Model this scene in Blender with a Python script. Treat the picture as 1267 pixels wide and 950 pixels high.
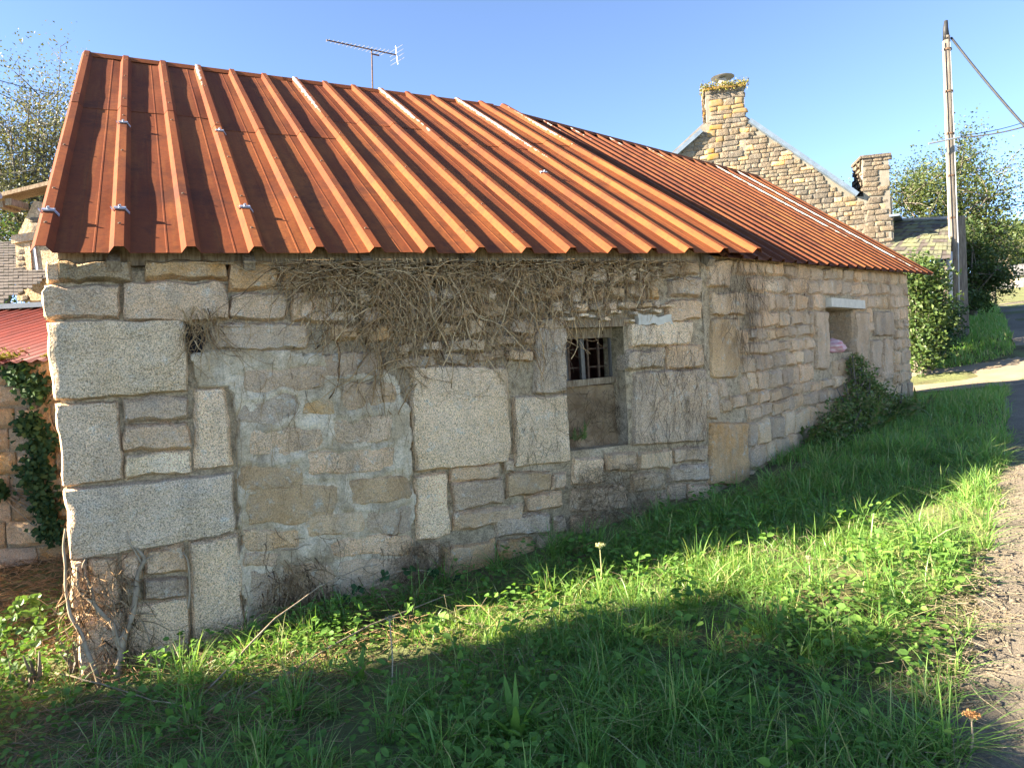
import bpy, bmesh, math, random
import numpy as np
from mathutils import Vector, Matrix, noise
for o in list(bpy.data.objects): bpy.data.objects.remove(o)
SC = bpy.context.scene
COL = SC.collection
rnd = random.Random(7)
RNG = np.random.default_rng(11)
V = Vector
R = math.radians

# ------------------------------------------------------------------ camera
F, PITCH, ROLL, CX, CY = 878.11, .0247, -.0517, 633.5, 475.0     # focal length in photo pixels, tilt and roll fitted to the roof ribs
fw = V((0, math.cos(PITCH), -math.sin(PITCH))); rt = V((1, 0, 0)); up = rt.cross(fw)
r2 = rt*math.cos(ROLL) + up*math.sin(ROLL); u2 = up*math.cos(ROLL) - rt*math.sin(ROLL)
cd = bpy.data.cameras.new('camera'); cam = bpy.data.objects.new('camera', cd); COL.objects.link(cam)
cam.matrix_world = Matrix(((r2.x, u2.x, -fw.x, 0), (r2.y, u2.y, -fw.y, 0), (r2.z, u2.z, -fw.z, 0), (0, 0, 0, 1)))
cd.sensor_fit = 'HORIZONTAL'; cd.sensor_width = 36; cd.lens = F/1267*36; cd.clip_start = .05; cd.clip_end = 2000
SC.camera = cam

# ------------------------------------------------------------------ light
SUN_EL, SUN_AZ = R(24.6), R(-99.0)           # azimuth clockwise from +Y: the sun stands on the left
w = bpy.data.worlds.new('World'); SC.world = w; w.use_nodes = True
wn = w.node_tree.nodes; wl = w.node_tree.links; wn.clear()
sk = wn.new('ShaderNodeTexSky'); sk.sky_type = 'NISHITA'; sk.sun_disc = False
sk.sun_elevation = SUN_EL; sk.sun_rotation = SUN_AZ; sk.altitude = 50; sk.air_density = .33; sk.dust_density = .0; sk.ozone_density = 3.4
bg = wn.new('ShaderNodeBackground'); bg.inputs[1].default_value = .09
wo = wn.new('ShaderNodeOutputWorld'); bg.inputs[0].default_value = (1, 1, 1, 1)
tint = wn.new('ShaderNodeMix'); tint.data_type = 'RGBA'; tint.blend_type = 'MULTIPLY'; tint.inputs[0].default_value = 1; tint.inputs[7].default_value = (1.12, .98, .84, 1)   # white balance
wl.new(sk.outputs[0], tint.inputs[6]); wl.new(tint.outputs[2], bg.inputs[0]); wl.new(bg.outputs[0], wo.inputs[0])
sl = bpy.data.lights.new('sun', 'SUN'); sl.energy = 4.0; sl.angle = R(.5); sl.color = (1, .88, .70)
so = bpy.data.objects.new('sun', sl); COL.objects.link(so)
SUNV = V((math.sin(SUN_AZ)*math.cos(SUN_EL), math.cos(SUN_AZ)*math.cos(SUN_EL), math.sin(SUN_EL)))
so.rotation_euler = SUNV.to_track_quat('Z', 'Y').to_euler(); so.location = (-6, 0, 12)
vs = SC.view_settings; vs.view_transform = 'Standard'; vs.look = 'None'; vs.gamma = 1; vs.exposure = 3.17; vs.use_curve_mapping = False
SC.render.engine = 'CYCLES'
try:
    SC.cycles.max_bounces = 4; SC.cycles.diffuse_bounces = 3; SC.cycles.glossy_bounces = 2; SC.cycles.transparent_max_bounces = 4
except Exception: pass

# ------------------------------------------------------------------ geometry of the place
def ray(x, y): return fw + r2*((x-CX)/F) - u2*((y-CY)/F)       # surveying helper: sight line to a surveyed point
def far(x, y, d):                                             # point on that sight line at distance Y = d
    r = ray(x, y); return r*(d/r.y)
def ground(x, y):
    s = .0813*x + .075*y
    g = s if s < .6 else .6 + .8*(s-.6)
    g -= .65*math.exp(-((y-13.5)/3.0)**2)*(x > 0)
    return -1.6 + g + .018*math.sin(x*2.1+y*1.3) + .015*math.sin(y*2.7-x*1.1)
def ground_np(x, y):
    s = .0813*x + .075*y
    g = np.where(s < .6, s, .6+.8*(s-.6))-.65*np.exp(-((y-13.5)/3.0)**2)*(x > 0)
    return -1.6 + g + .018*np.sin(x*2.1+y*1.3) + .015*np.sin(y*2.7-x*1.1)
def gpt(x, y):                                                # sight line meets the ground
    r = ray(x, y); a, b = .5, 200.0
    t = .5; st = .02
    while t < 120:
        p = r*t
        if p.z < ground(p.x, p.y): break
        t += st; st = max(.02, t*.004)
    p = r*t; return V((p.x, p.y, ground(p.x, p.y)))
class Frame:                                                  # a wall plane: s along, z up, d out of the wall
    def __init__(s, o, u, nin): s.o, s.u, s.n = V(o), V(u).normalized(), V(nin).normalized()
    def p(s, a, z, d=0): q = s.o + s.u*a - s.n*d; return V((q.x, q.y, z))
    def px(s, x, y):
        r = ray(x, y); t = s.o.dot(s.n)/r.dot(s.n); q = r*t
        return ((q-s.o).dot(s.u), q.z)
PHA, PHB = 1.1183, R(45)
aA = V((math.sin(PHA), math.cos(PHA), 0)); nA = V((-math.cos(PHA), math.sin(PHA), 0))
aB = V((math.sin(PHB), math.cos(PHB), 0)); nB = V((-math.cos(PHB), math.sin(PHB), 0))
E0 = V((-2.2522, 3.4712, .6577))
WA = Frame(E0 + nA*.13, aA, nA)
sK = WA.px(872, 400)[0]
KP = WA.p(sK, 0)
WB = Frame(KP, aB, nB)
sR = WB.px(1124, 400)[0]

# ------------------------------------------------------------------ mesh helpers
class MB:
    def __init__(s): s.v, s.f = [], []
    def add(s, vs, fs):
        b = len(s.v); s.v += [tuple(v) for v in vs]; s.f += [tuple(i+b for i in f) for f in fs]; return s
    def box(s, c, ax, ay, az, hx, hy, hz):
        c = V(c); X, Y, Z = V(ax)*hx, V(ay)*hy, V(az)*hz
        return s.add([c+X*i+Y*j+Z*k for k in (-1, 1) for j in (-1, 1) for i in (-1, 1)],
              [(0, 2, 3, 1), (4, 5, 7, 6), (0, 1, 5, 4), (2, 6, 7, 3), (0, 4, 6, 2), (1, 3, 7, 5)])
    def tube(s, pts, rad, n=5, cap=True):
        pts = [V(p) for p in pts]
        if not isinstance(rad, (list, tuple)): rad = [rad]*len(pts)
        t0 = (pts[1]-pts[0]).normalized(); ref = V((0, 0, 1)) if abs(t0.z) < .9 else V((1, 0, 0))
        vs, fs = [], []
        for i, p in enumerate(pts):
            t = (pts[min(i+1, len(pts)-1)] - pts[max(i-1, 0)]).normalized()
            x = t.cross(ref)
            if x.length < 1e-4: x = t.cross(V((.3, .7, .2)))
            x.normalize(); y = t.cross(x)
            for k in range(n):
                a = 2*math.pi*k/n; vs.append(p + (x*math.cos(a)+y*math.sin(a))*rad[i])
        for i in range(len(pts)-1):
            for k in range(n):
                fs.append((i*n+k, i*n+(k+1) % n, (i+1)*n+(k+1) % n, (i+1)*n+k))
        if cap and n > 2: fs.append(tuple(range(n-1, -1, -1))); fs.append(tuple((len(pts)-1)*n+k for k in range(n)))
        return s.add(vs, fs)
    def prism(s, poly, off):                                  # polygon (3D points) extruded by a vector
        n = len(poly); off = V(off); p = [V(q) for q in poly]
        return s.add(p+[q+off for q in p], [tuple(range(n)), tuple(range(2*n-1, n-1, -1))]+[(i, i+n, (i+1) % n+n, (i+1) % n) for i in range(n)])
    def mesh(s, name, smooth=False):
        m = bpy.data.meshes.new(name); m.from_pydata(s.v, [], s.f); m.validate()
        bm = bmesh.new(); bm.from_mesh(m); bmesh.ops.recalc_face_normals(bm, faces=bm.faces); bm.to_mesh(m); bm.free()
        if smooth: m.polygons.foreach_set('use_smooth', [True]*len(m.polygons))
        return m
    def build(s, name, mat, parent=None, smooth=False, recenter=True):
        c = V((0, 0, 0))
        if recenter and s.v:
            a = np.array(s.v); c = V(((a[:, 0].min()+a[:, 0].max())/2, (a[:, 1].min()+a[:, 1].max())/2, a[:, 2].min()))
            s.v = [tuple(q) for q in (a-np.array(c))]
        return link(name, s.mesh(name, smooth), mat, parent, c)
def link(name, me, mat, parent=None, loc=(0, 0, 0)):
    o = bpy.data.objects.new(name, me); COL.objects.link(o)
    if mat and me and not me.materials: me.materials.append(mat)
    o.location = loc
    if parent is not None: setpar(o, parent)
    return o
def wloc(o):
    l = V(o.location)
    while o.parent: o = o.parent; l = l + o.location
    return l
def setpar(o, p):                                             # parents carry no rotation or scale
    o.location = V(o.location) - wloc(p); o.parent = p
def empty(name, loc):
    o = bpy.data.objects.new(name, None); COL.objects.link(o); o.location = loc; o.empty_display_size = .2; return o
def tag(o, label=None, cat=None, group=None, kind=None):
    for k, v in (('label', label), ('category', cat), ('group', group), ('kind', kind)):
        if v: o[k] = v
    return o
def npmesh(name, v, f, mat, parent=None, smooth=False):
    v = np.asarray(v, np.float32); f = np.asarray(f, np.int32)
    c = (v.min(0)+v.max(0))/2; c[2] = v[:, 2].min(); v = v - c
    m = bpy.data.meshes.new(name); m.vertices.add(len(v)); m.vertices.foreach_set('co', v.ravel())
    k = f.shape[1]; m.loops.add(f.size); m.loops.foreach_set('vertex_index', f.ravel())
    m.polygons.add(len(f)); m.polygons.foreach_set('loop_start', np.arange(0, f.size, k, dtype=np.int32))
    try: m.polygons.foreach_set('loop_total', np.full(len(f), k, np.int32))
    except Exception: pass
    if smooth: m.polygons.foreach_set('use_smooth', np.ones(len(f), bool))
    m.update(); m.validate()
    return link(name, m, mat, parent, V([float(q) for q in c]))

# ------------------------------------------------------------------ materials
class NT:
    def __init__(s, name, rough=.8, spec=.3):
        s.m = bpy.data.materials.new(name); s.m.use_nodes = True; s.t = s.m.node_tree; s.n = s.t.nodes; s.n.clear()
        s.out = s.n.new('ShaderNodeOutputMaterial'); s.b = s.n.new('ShaderNodeBsdfPrincipled')
        s.b.inputs['Roughness'].default_value = rough; s.b.inputs['Specular IOR Level'].default_value = spec
        s.l(s.b.outputs[0], s.out.inputs[0]); s._pos = None
    def l(s, a, b): s.t.links.new(a, b)
    def pos(s, scale=None):
        if s._pos is None: s._pos = s.n.new('ShaderNodeNewGeometry')
        p = s._pos.outputs['Position']
        if scale:
            m = s.n.new('ShaderNodeVectorMath'); m.operation = 'MULTIPLY'; m.inputs[1].default_value = scale; s.l(p, m.inputs[0]); return m.outputs[0]
        return p
    def island(s):
        s.pos(); return s._pos.outputs['Random Per Island']
    def objrand(s): return s.n.new('ShaderNodeObjectInfo').outputs['Random']
    def noise(s, sc, det=3, rough=.55, vec=None, dist=0):
        t = s.n.new('ShaderNodeTexNoise'); t.inputs['Scale'].default_value = sc; t.inputs['Detail'].default_value = det
        t.inputs['Roughness'].default_value = rough; t.inputs['Distortion'].default_value = dist; s.l(vec or s.pos(), t.inputs['Vector']); return t.outputs[0]
    def voro(s, sc, feat='F1', vec=None):
        t = s.n.new('ShaderNodeTexVoronoi'); t.inputs['Scale'].default_value = sc; t.feature = feat; s.l(vec or s.pos(), t.inputs['Vector']); return t
    def ramp(s, f, stops):
        r = s.n.new('ShaderNodeValToRGB'); e = r.color_ramp.elements
        while len(e) < len(stops): e.new(.5)
        for q, (p, c) in zip(e, stops):
            q.position = p; c = (c, c, c) if isinstance(c, (int, float)) else c; q.color = (*c, 1)
        s.l(f, r.inputs[0]); return r.outputs[0]
    def mix(s, fac, a, b, mode='MIX'):
        m = s.n.new('ShaderNodeMix'); m.data_type = 'RGBA'; m.blend_type = mode
        for sock, v in ((m.inputs[0], fac), (m.inputs[6], a), (m.inputs[7], b)):
            if isinstance(v, (int, float)): sock.default_value = v
            elif isinstance(v, tuple): sock.default_value = (*v, 1)
            else: s.l(v, sock)
        return m.outputs[2]
    def math(s, op, a, b):
        m = s.n.new('ShaderNodeMath'); m.operation = op
        for k, v in enumerate((a, b)):
            if isinstance(v, (int, float)): m.inputs[k].default_value = v
            else: s.l(v, m.inputs[k])
        return m.outputs[0]
    def col(s, c):
        if isinstance(c, tuple): s.b.inputs['Base Color'].default_value = (*c, 1)
        else: s.l(c, s.b.inputs['Base Color'])
        return s
    def bump(s, h, st=.5, dist=.01):
        b = s.n.new('ShaderNodeBump'); b.inputs['Strength'].default_value = st; b.inputs['Distance'].default_value = dist
        s.l(h, b.inputs['Height']); s.l(b.outputs[0], s.b.inputs['Normal']); return s
M = {}
def granite(name, c1, c2, ochre, och_amt, speck=.5, grey=(.42, .37, .29), lich=1.0):
    t = NT(name, .92, .12)
    rn = t.objrand()
    base = t.mix(t.ramp(t.noise(3.2, 3, .6), [(.32, 0.0), (.68, 1.0)]), c1, c2)
    och = t.math('MULTIPLY', t.ramp(t.noise(2.3, 4, .7), [(.40, 0.0), (.64, 1.0)]), t.ramp(rn, [(.2, .1), (.95, 1.0)]))
    base = t.mix(t.math('MULTIPLY', och, och_amt), base, ochre)
    base = t.mix(t.math('MULTIPLY', t.ramp(t.noise(5.5, 4, .75), [(.50, 0.0), (.66, 1.0)]), .45), base, grey)
    base = t.mix(1.0, base, t.ramp(rn, [(0, (.70, .66, .64)), (.2, (1.08, 1.0, .93)), (.4, (.82, .82, .84)), (.6, (1.16, 1.04, .94)), (.8, (.90, .86, .82)), (1, (1.22, 1.18, 1.12))]), 'MULTIPLY')
    base = t.mix(t.math('MULTIPLY', t.ramp(t.noise(13, 4, .7), [(.58, 0.0), (.68, 1.0)]), .55*lich), base, (.66, .60, .47))
    base = t.mix(t.math('MULTIPLY', t.ramp(t.noise(8.5, 5, .75), [(.62, 0.0), (.76, 1.0)]), .45), base, (.17, .125, .08))
    sp = t.noise(150, 1, .7)
    base = t.mix(speck, base, t.mix(1.0, base, t.ramp(sp, [(.32, .36), (.46, .92), (.60, 1.2), (.74, 1.6)]), 'MULTIPLY'))
    st = t.ramp(t.noise(1.0, 3, .6, t.pos((9, 9, 1.1))), [(.48, 1.0), (.72, .5)])
    base = t.mix(.45, base, t.mix(1.0, base, st, 'MULTIPLY'))
    t.col(base)
    h = t.math('ADD', t.math('ADD', t.math('MULTIPLY', t.noise(11, 3, .7), 1.6), t.noise(40, 3, .75)), t.math('MULTIPLY', sp, .25))
    t.bump(h, 1.0, .028); M[name] = t.m
granite('granite', (.82, .60, .39), (.64, .46, .29), (.66, .37, .15), .65, .7)
granite('granite_big', (.92, .69, .445), (.78, .58, .375), (.66, .44, .21), .35, .9, (.64, .54, .40))
granite('granite_ochre', (.70, .49, .28), (.54, .36, .19), (.68, .34, .09), .9, .5)
granite('granite_brown', (.74, .54, .35), (.58, .41, .255), (.66, .40, .18), .6, .5)
granite('granite_dark', (.44, .34, .21), (.30, .23, .14), (.36, .22, .08), .8, .6)
granite('granite_far', (.24, .205, .155), (.165, .14, .108), (.25, .17, .085), .45, .4, (.185, .175, .155), .5)
t = NT('mortar', .95, .1)
c = t.mix(t.ramp(t.noise(4, 5, .65), [(.35, 0.0), (.65, 1.0)]), (.52, .38, .225), (.66, .50, .32))
c = t.mix(t.ramp(t.noise(22, 4, .7), [(.46, 0.0), (.66, .7)]), c, (.20, .14, .08))
c = t.mix(.6, c, t.mix(1.0, c, t.ramp(t.noise(120, 1), [(.35, .5), (.6, 1.25)]), 'MULTIPLY'))
t.col(c).bump(t.noise(22, 5, .75), 1.0, .045); M['mortar'] = t.m
t = NT('plaster', .95, .1)
c = t.mix(t.ramp(t.noise(4.5, 5, .75), [(.40, 0.0), (.58, 1.0)]), (.62, .45, .27), (.92, .73, .50))
c = t.mix(t.ramp(t.noise(2.1, 4, .7), [(.50, 0.0), (.66, .75)]), c, (.52, .38, .22))
c = t.mix(t.ramp(t.noise(30, 4, .75), [(.52, 0.0), (.70, .6)]), c, (.36, .27, .18))
c = t.mix(.5, c, t.mix(1.0, c, t.ramp(t.noise(130, 1), [(.35, .6), (.6, 1.2)]), 'MULTIPLY'))
st = t.ramp(t.noise(1.0, 3, .6, t.pos((11, 11, 1.1))), [(.48, 1.0), (.72, .55)])
c = t.mix(.7, c, t.mix(1.0, c, st, 'MULTIPLY'))
t.col(c).bump(t.math('ADD', t.noise(14, 4, .75), t.noise(55, 4, .75)), 1.0, .022); M['plaster'] = t.m
def simple(name, c1, c2, sc=6, rough=.8, bump=.4, bs=40, spec=.3, dist=.006, stretch=None, metal=0):
    t = NT(name, rough, spec); v = t.pos(stretch) if stretch else None
    t.col(t.mix(t.ramp(t.noise(sc, 5, .6, v), [(.35, 0.0), (.65, 1.0)]), c1, c2))
    if bump: t.bump(t.noise(bs, 4, .6, v), bump, dist)
    t.b.inputs['Metallic'].default_value = metal; M[name] = t.m
simple('mortar_far', (.19, .165, .125), (.25, .22, .17), 6, .95, .5)
simple('old_wood', (.16, .10, .055), (.36, .27, .17), 5, .85, .7, 30, .2, .006, (14, 14, 2))
simple('grey_wood', (.10, .082, .066), (.19, .165, .135), 5, .85, .7, 18, .2, .01, (9, 9, .8))
simple('rust_iron', (.07, .045, .03), (.16, .09, .05), 30, .8, .3)
simple('galvanised', (.32, .35, .42), (.44, .47, .54), 20, .45, .15, 60, .5, .002, None, .6)
simple('white_pvc', (.34, .34, .34), (.44, .44, .43), 8, .5, .05)
simple('lintel_white', (.50, .43, .33), (.62, .54, .42), 14, .85, .5)
simple('zinc', (.11, .145, .185), (.155, .195, .24), 6, .5, .1, 40, .5, .003)
simple('slate', (.12, .115, .11), (.20, .19, .18), 4, .7, .6, 25)
simple('slate_moss', (.12, .115, .09), (.19, .19, .10), 2.2, .9, .8, 18, .2, .02)
simple('black_rubber', (.015, .015, .016), (.03, .03, .03), 10, .6, .1)
simple('inside_shade', (.012, .010, .009), (.03, .022, .018), 5, .95, .2)  # near-black colour that paints the shade of holes and interiors
simple('brick_red', (.16, .055, .04), (.24, .09, .06), 12, .9, .5)
simple('sack_pink', (.52, .20, .20), (.66, .48, .44), 9, .8, .3, 60, .2, .006, (1, 1, 6))
simple('sack_pale', (.30, .40, .42), (.50, .56, .56), 9, .6, .3)
simple('moss', (.10, .11, .02), (.22, .20, .04), 14, .95, 1.0, 60, .1, .02)
simple('concrete', (.28, .25, .22), (.38, .35, .31), 7, .9, .5)
# painted steel sheet, red oxide, sun-bleached to orange; bare white primer where the sheet edge wore through
def sheet(name, c1, c2, c3, c4):
    t = NT(name, .75, .08)
    rc = t.n.new('ShaderNodeAttribute'); rc.attribute_name = 'rc'
    def V3(a, b):
        m = t.n.new('ShaderNodeVectorMath'); m.operation = 'MULTIPLY'; m.inputs[1].default_value = (a, b, 1); t.l(rc.outputs['Vector'], m.inputs[0]); return m.outputs[0]
    rn = t.objrand()
    c = t.mix(t.ramp(t.noise(1.0, 4, .65, V3(1.3, .8)), [(.34, 0.0), (.66, 1.0)]), c1, c2)
    c = t.mix(t.ramp(t.noise(1.0, 5, .7, V3(9, .55)), [(.45, 0.0), (.70, .9)]), c, c3)          # streaks down the slope
    c = t.mix(t.ramp(t.noise(1.0, 5, .78, V3(2.6, 2.0)), [(.50, 0.0), (.68, .85)]), c, c4)       # brown patches
    c = t.mix(t.ramp(t.noise(34, 5, .8), [(.48, 0.0), (.68, .6)]), c, c4)
    c = t.mix(1.0, c, t.ramp(rn, [(0, (.80, .76, .78)), (1, (1.15, 1.16, 1.05))]), 'MULTIPLY')
    a = t.n.new('ShaderNodeAttribute'); a.attribute_name = 'wear'
    wv = t.math('ADD', a.outputs['Fac'], t.math('MULTIPLY', t.math('SUBTRACT', t.noise(12, 4, .75), .5), 1.5))
    c = t.mix(t.ramp(wv, [(.50, 0.0), (.66, 1.0)]), c, (.38, .32, .27))
    t.col(c).bump(t.noise(16, 3), .15, .006); M[name] = t.m
sheet('roof_paint', (.150, .040, .0165), (.205, .060, .021), (.245, .084, .027), (.088, .031, .018))
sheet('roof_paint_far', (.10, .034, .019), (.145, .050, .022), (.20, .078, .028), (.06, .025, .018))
t = NT('red_corrugated', .6, .3)
t.col(t.mix(t.ramp(t.noise(5, 4), [(.4, 0.0), (.65, 1.0)]), (.20, .045, .034), (.15, .038, .030))); M['red_corrugated'] = t.m
def leafmat(name, cols, trans=.35, rough=.5, spec=.35):
    t = NT(name, rough, spec)
    n = len(cols); c = t.ramp(t.island(), [(i/(max(1, n-1)), q) for i, q in enumerate(cols)])
    t.col(c)
    tr = t.n.new('ShaderNodeBsdfTranslucent'); mx = t.n.new('ShaderNodeMixShader'); mx.inputs[0].default_value = trans
    t.l(t.mix(1.0, c, (1.25, 1.3, .7), 'MULTIPLY'), tr.inputs[0]); t.l(t.b.outputs[0], mx.inputs[1]); t.l(tr.outputs[0], mx.inputs[2]); t.l(mx.outputs[0], t.out.inputs[0])
    M[name] = t.m
leafmat('grass', [(.115, .250, .050), (.165, .325, .066), (.225, .365, .080), (.135, .275, .058), (.275, .385, .100), (.42, .37, .18)], .45, .42, .5)
leafmat('weed', [(.085, .185, .034), (.130, .255, .046), (.175, .30, .058), (.095, .19, .040)], .4, .6, .25)
leafmat('ivy', [(.022, .055, .022), (.038, .080, .030), (.055, .095, .032)], .15, .65, .15)
leafmat('bramble', [(.06, .125, .03), (.10, .18, .04), (.14, .21, .05)], .35)
leafmat('bracken', [(.06, .115, .024), (.09, .15, .03), (.14, .17, .045), (.22, .17, .07)], .3)
leafmat('tree_green', [(.060, .095, .026), (.095, .125, .035), (.13, .145, .05), (.075, .105, .03), (.05, .08, .022)], .35)
leafmat('tree_dark', [(.035, .065, .018), (.055, .09, .025), (.08, .11, .03)], .3)
leafmat('tree_autumn', [(.085, .095, .045), (.13, .125, .055), (.105, .11, .06), (.155, .125, .065)], .35)
leafmat('laurel', [(.05, .09, .025), (.08, .13, .035), (.13, .16, .05)], .3, .4, .4)
leafmat('straw', [(.20, .15, .09), (.32, .25, .16), (.42, .34, .23), (.15, .11, .07)], .15, .9)
leafmat('flowerhead', [(.45, .44, .22), (.55, .52, .30)], .3)
leafmat('rustflower', [(.45, .22, .08), (.5, .28, .12)], .2)
leafmat('vine', [(.26, .14, .060), (.46, .275, .125), (.60, .385, .19), (.32, .185, .080), (.74, .51, .275), (.13, .068, .03)], .05, .9, .1)
leafmat('rootlet', [(.09, .055, .03), (.14, .09, .05), (.20, .135, .08)], .05, .9, .1)
leafmat('vine_brown', [(.20, .12, .06), (.32, .20, .105), (.42, .29, .165), (.24, .15, .08)], .05, .9, .1)
leafmat('gorse', [(.07, .13, .03), (.11, .18, .04), (.17, .20, .06), (.24, .20, .09)], .3)
simple('bark', (.10, .085, .065), (.19, .165, .13), 9, .9, .6)
simple('woody_vine', (.24, .175, .11), (.42, .32, .21), 14, .9, .8, 60)
simple('brown_render', (.22, .135, .07), (.38, .26, .15), 7, .95, 1.0, 30, .1, .03)
simple('cream', (.36, .30, .20), (.42, .36, .25), 4, .9, .2)
simple('lichen', (.30, .15, .025), (.22, .17, .10), 5, .9, .5)
simple('slate_brown', (.075, .062, .052), (.115, .095, .08), 6, .85, .6, 25)
simple('glass_dark', (.10, .11, .13), (.16, .17, .19), 3, .15, 0, 1, .6)
leafmat('mossleaf', [(.14, .14, .03), (.24, .20, .05), (.18, .17, .05)], .1, .95, .05)
# ground, road
t = NT('soil', .95, .1)
c = t.mix(t.ramp(t.noise(5, 6, .7), [(.35, 0.0), (.65, 1.0)]), (.07, .054, .032), (.16, .125, .072))
c = t.mix(t.ramp(t.noise(1.2, 4), [(.34, .1), (.54, .9)]), c, (.17, .19, .075))
t.col(c).bump(t.noise(30, 6, .7), 1.0, .03); M['soil'] = t.m
t = NT('road', .95, .1)
c = t.mix(t.ramp(t.noise(2.2, 5, .65), [(.35, 0.0), (.65, 1.0)]), (.19, .155, .11), (.26, .215, .155))
c = t.mix(t.ramp(t.noise(90, 3, .7), [(.40, .75), (.55, 0.0)]), c, (.14, .12, .10))
c = t.mix(t.ramp(t.noise(140, 2, .6), [(.60, 0.0), (.70, .6)]), c, (.40, .34, .26))
c = t.mix(t.ramp(t.noise(.9, 5, .7), [(.48, 0.0), (.60, .45)]), c, (.12, .105, .085))
c = t.mix(t.ramp(t.noise(6, 5, .75), [(.60, 0.0), (.72, .6)]), c, (.10, .08, .05))
t.col(c).bump(t.noise(80, 5, .7), .9, .012); M['road'] = t.m
t = NT('gravel', .95, .1)
c = t.mix(t.ramp(t.noise(1.6, 5, .65), [(.35, 0.0), (.65, 1.0)]), (.24, .185, .12), (.30, .245, .17))
t.col(c).bump(t.noise(60, 5, .7), .9, .012); M['gravel'] = t.m
simple('bounce_meadow', (.20, .22, .075), (.30, .27, .13), 3, .95, .6, 40)
simple('roof_moss', (.10, .10, .03), (.2, .17, .05), 8, .95, .4)
# ================================================================== ground, road, drive
def strip(rows, name, mat, lift):
    mb = MB(); n = len(rows[0]); vs = []
    for r in rows: vs += [V((p[0], p[1], ground(p[0], p[1])+lift)) for p in r]
    mb.add(vs, [(i*n+j, i*n+j+1, (i+1)*n+j+1, (i+1)*n+j) for i in range(len(rows)-1) for j in range(n-1)])
    o = mb.build(name, mat, None, True); o['kind'] = 'structure'; return o
def axis(lo, hi, fine_lo, fine_hi, st):
    a = list(np.arange(fine_lo, fine_hi, st)); x, d = fine_lo, st
    while x > lo: d *= 1.35; x -= d; a.insert(0, x)
    x, d = a[-1], st
    while x < hi: d *= 1.35; x += d; a.append(x)
    return a
gx = axis(-120, 260, -6, 8, .14); gy = axis(-12, 260, 0, 11, .14)
gr = strip([[(x, y) for x in gx] for y in gy], 'ground', M['soil'], 0)
# left edge of the lane, surveyed; the lane bends right uphill
edge = [(1120, 1150), (1150, 1040), (1172, 960), (1190, 890), (1204, 820), (1214, 745), (1224, 675), (1238, 610), (1246, 560), (1247, 520), (1243, 492)]
ed = [gpt(*e) for e in edge]
e2 = [gpt(*e) for e in [(1243, 492), (1254, 440), (1252, 418), (1246, 402), (1236, 389), (1226, 378)]]
line = [V((1.2, -2.5, 0)), V((1.35, -.5, 0))] + ed + e2[1:]
def smooth_line(l, k=6):
    k = int(k)
    out = []
    for i in range(len(l)-1):
        p0, p1, p2, p3 = l[max(i-1, 0)], l[i], l[i+1], l[min(i+2, len(l)-1)]
        for j in range(k):
            t = j/k; out.append(.5*((2*p1)+(p2-p0)*t+(2*p0-5*p1+4*p2-p3)*t*t+(3*p1-p0-3*p2+p3)*t**3))
    return out+[l[-1]]
line = smooth_line(line, 16)
rows = []
for i, p in enumerate(line):
    d = (line[min(i+1, len(line)-1)]-line[max(i-1, 0)]); d.z = 0; d.normalize(); nr = V((d.y, -d.x, 0))
    wob = .05*noise.noise(V((p.x*1.8, p.y*1.8, 0)))+.035*noise.noise(V((p.x*5, p.y*5, 3)))+.02*noise.noise(V((p.x*17, p.y*17, 3)))
    rows.append([(p.x+nr.x*(wob*(1-k/12)+k*.32), p.y+nr.y*(wob*(1-k/12)+k*.32)) for k in range(13)])
strip(rows, 'road', M['road'], .008)
EDGE = np.array([(r[0][0], r[0][1]) for r in rows if r[0][1] < 40])
def road_x(y): return np.interp(y, EDGE[:, 1], EDGE[:, 0])
f0, f1 = [gpt(*q) for q in ((1120, 488), (1175, 484), (1215, 480), (1252, 478))], [gpt(*q) for q in ((1120, 456), (1175, 455), (1215, 449), (1252, 440))]
f0 = smooth_line([f0[0]+(f0[0]-f0[1])*2]+f0+[f0[-1]+V((.9, .2, 0))], 4); f1 = smooth_line([f1[0]+(f1[0]-f1[1])*2]+f1+[f1[-1]+V((.9, .2, 0))], 4)
strip([[(a.x+(b.x-a.x)*k/10+.04*noise.noise(V((a.x*3, k, 0))), a.y+(b.y-a.y)*k/10+.06*noise.noise(V((a.x*4, k*.7, 5)))) for k in range(11)] for a, b in zip(f0, f1)], 'gravel_drive', M['gravel'], .012)
DRV = (f0, f1)
nr_ = [r for r in rows if r[0][1] < 60]
strip([[(r[-1][0]+.02+k*k*.5, r[-1][1]-k*k*.08) for k in range(12)] for r in nr_], 'bounce_meadow', M['bounce_meadow'], .02)  # unseen pale grass beyond the lane, added to bounce sunlight onto the wall
strip([[(x, y) for x in np.arange(-14, 1.3, .45)] for y in np.arange(-11, .6, .45)], 'bounce_verge', M['bounce_meadow'], .02)  # unseen pale sheet behind the camera, added for more bounced light

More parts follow.
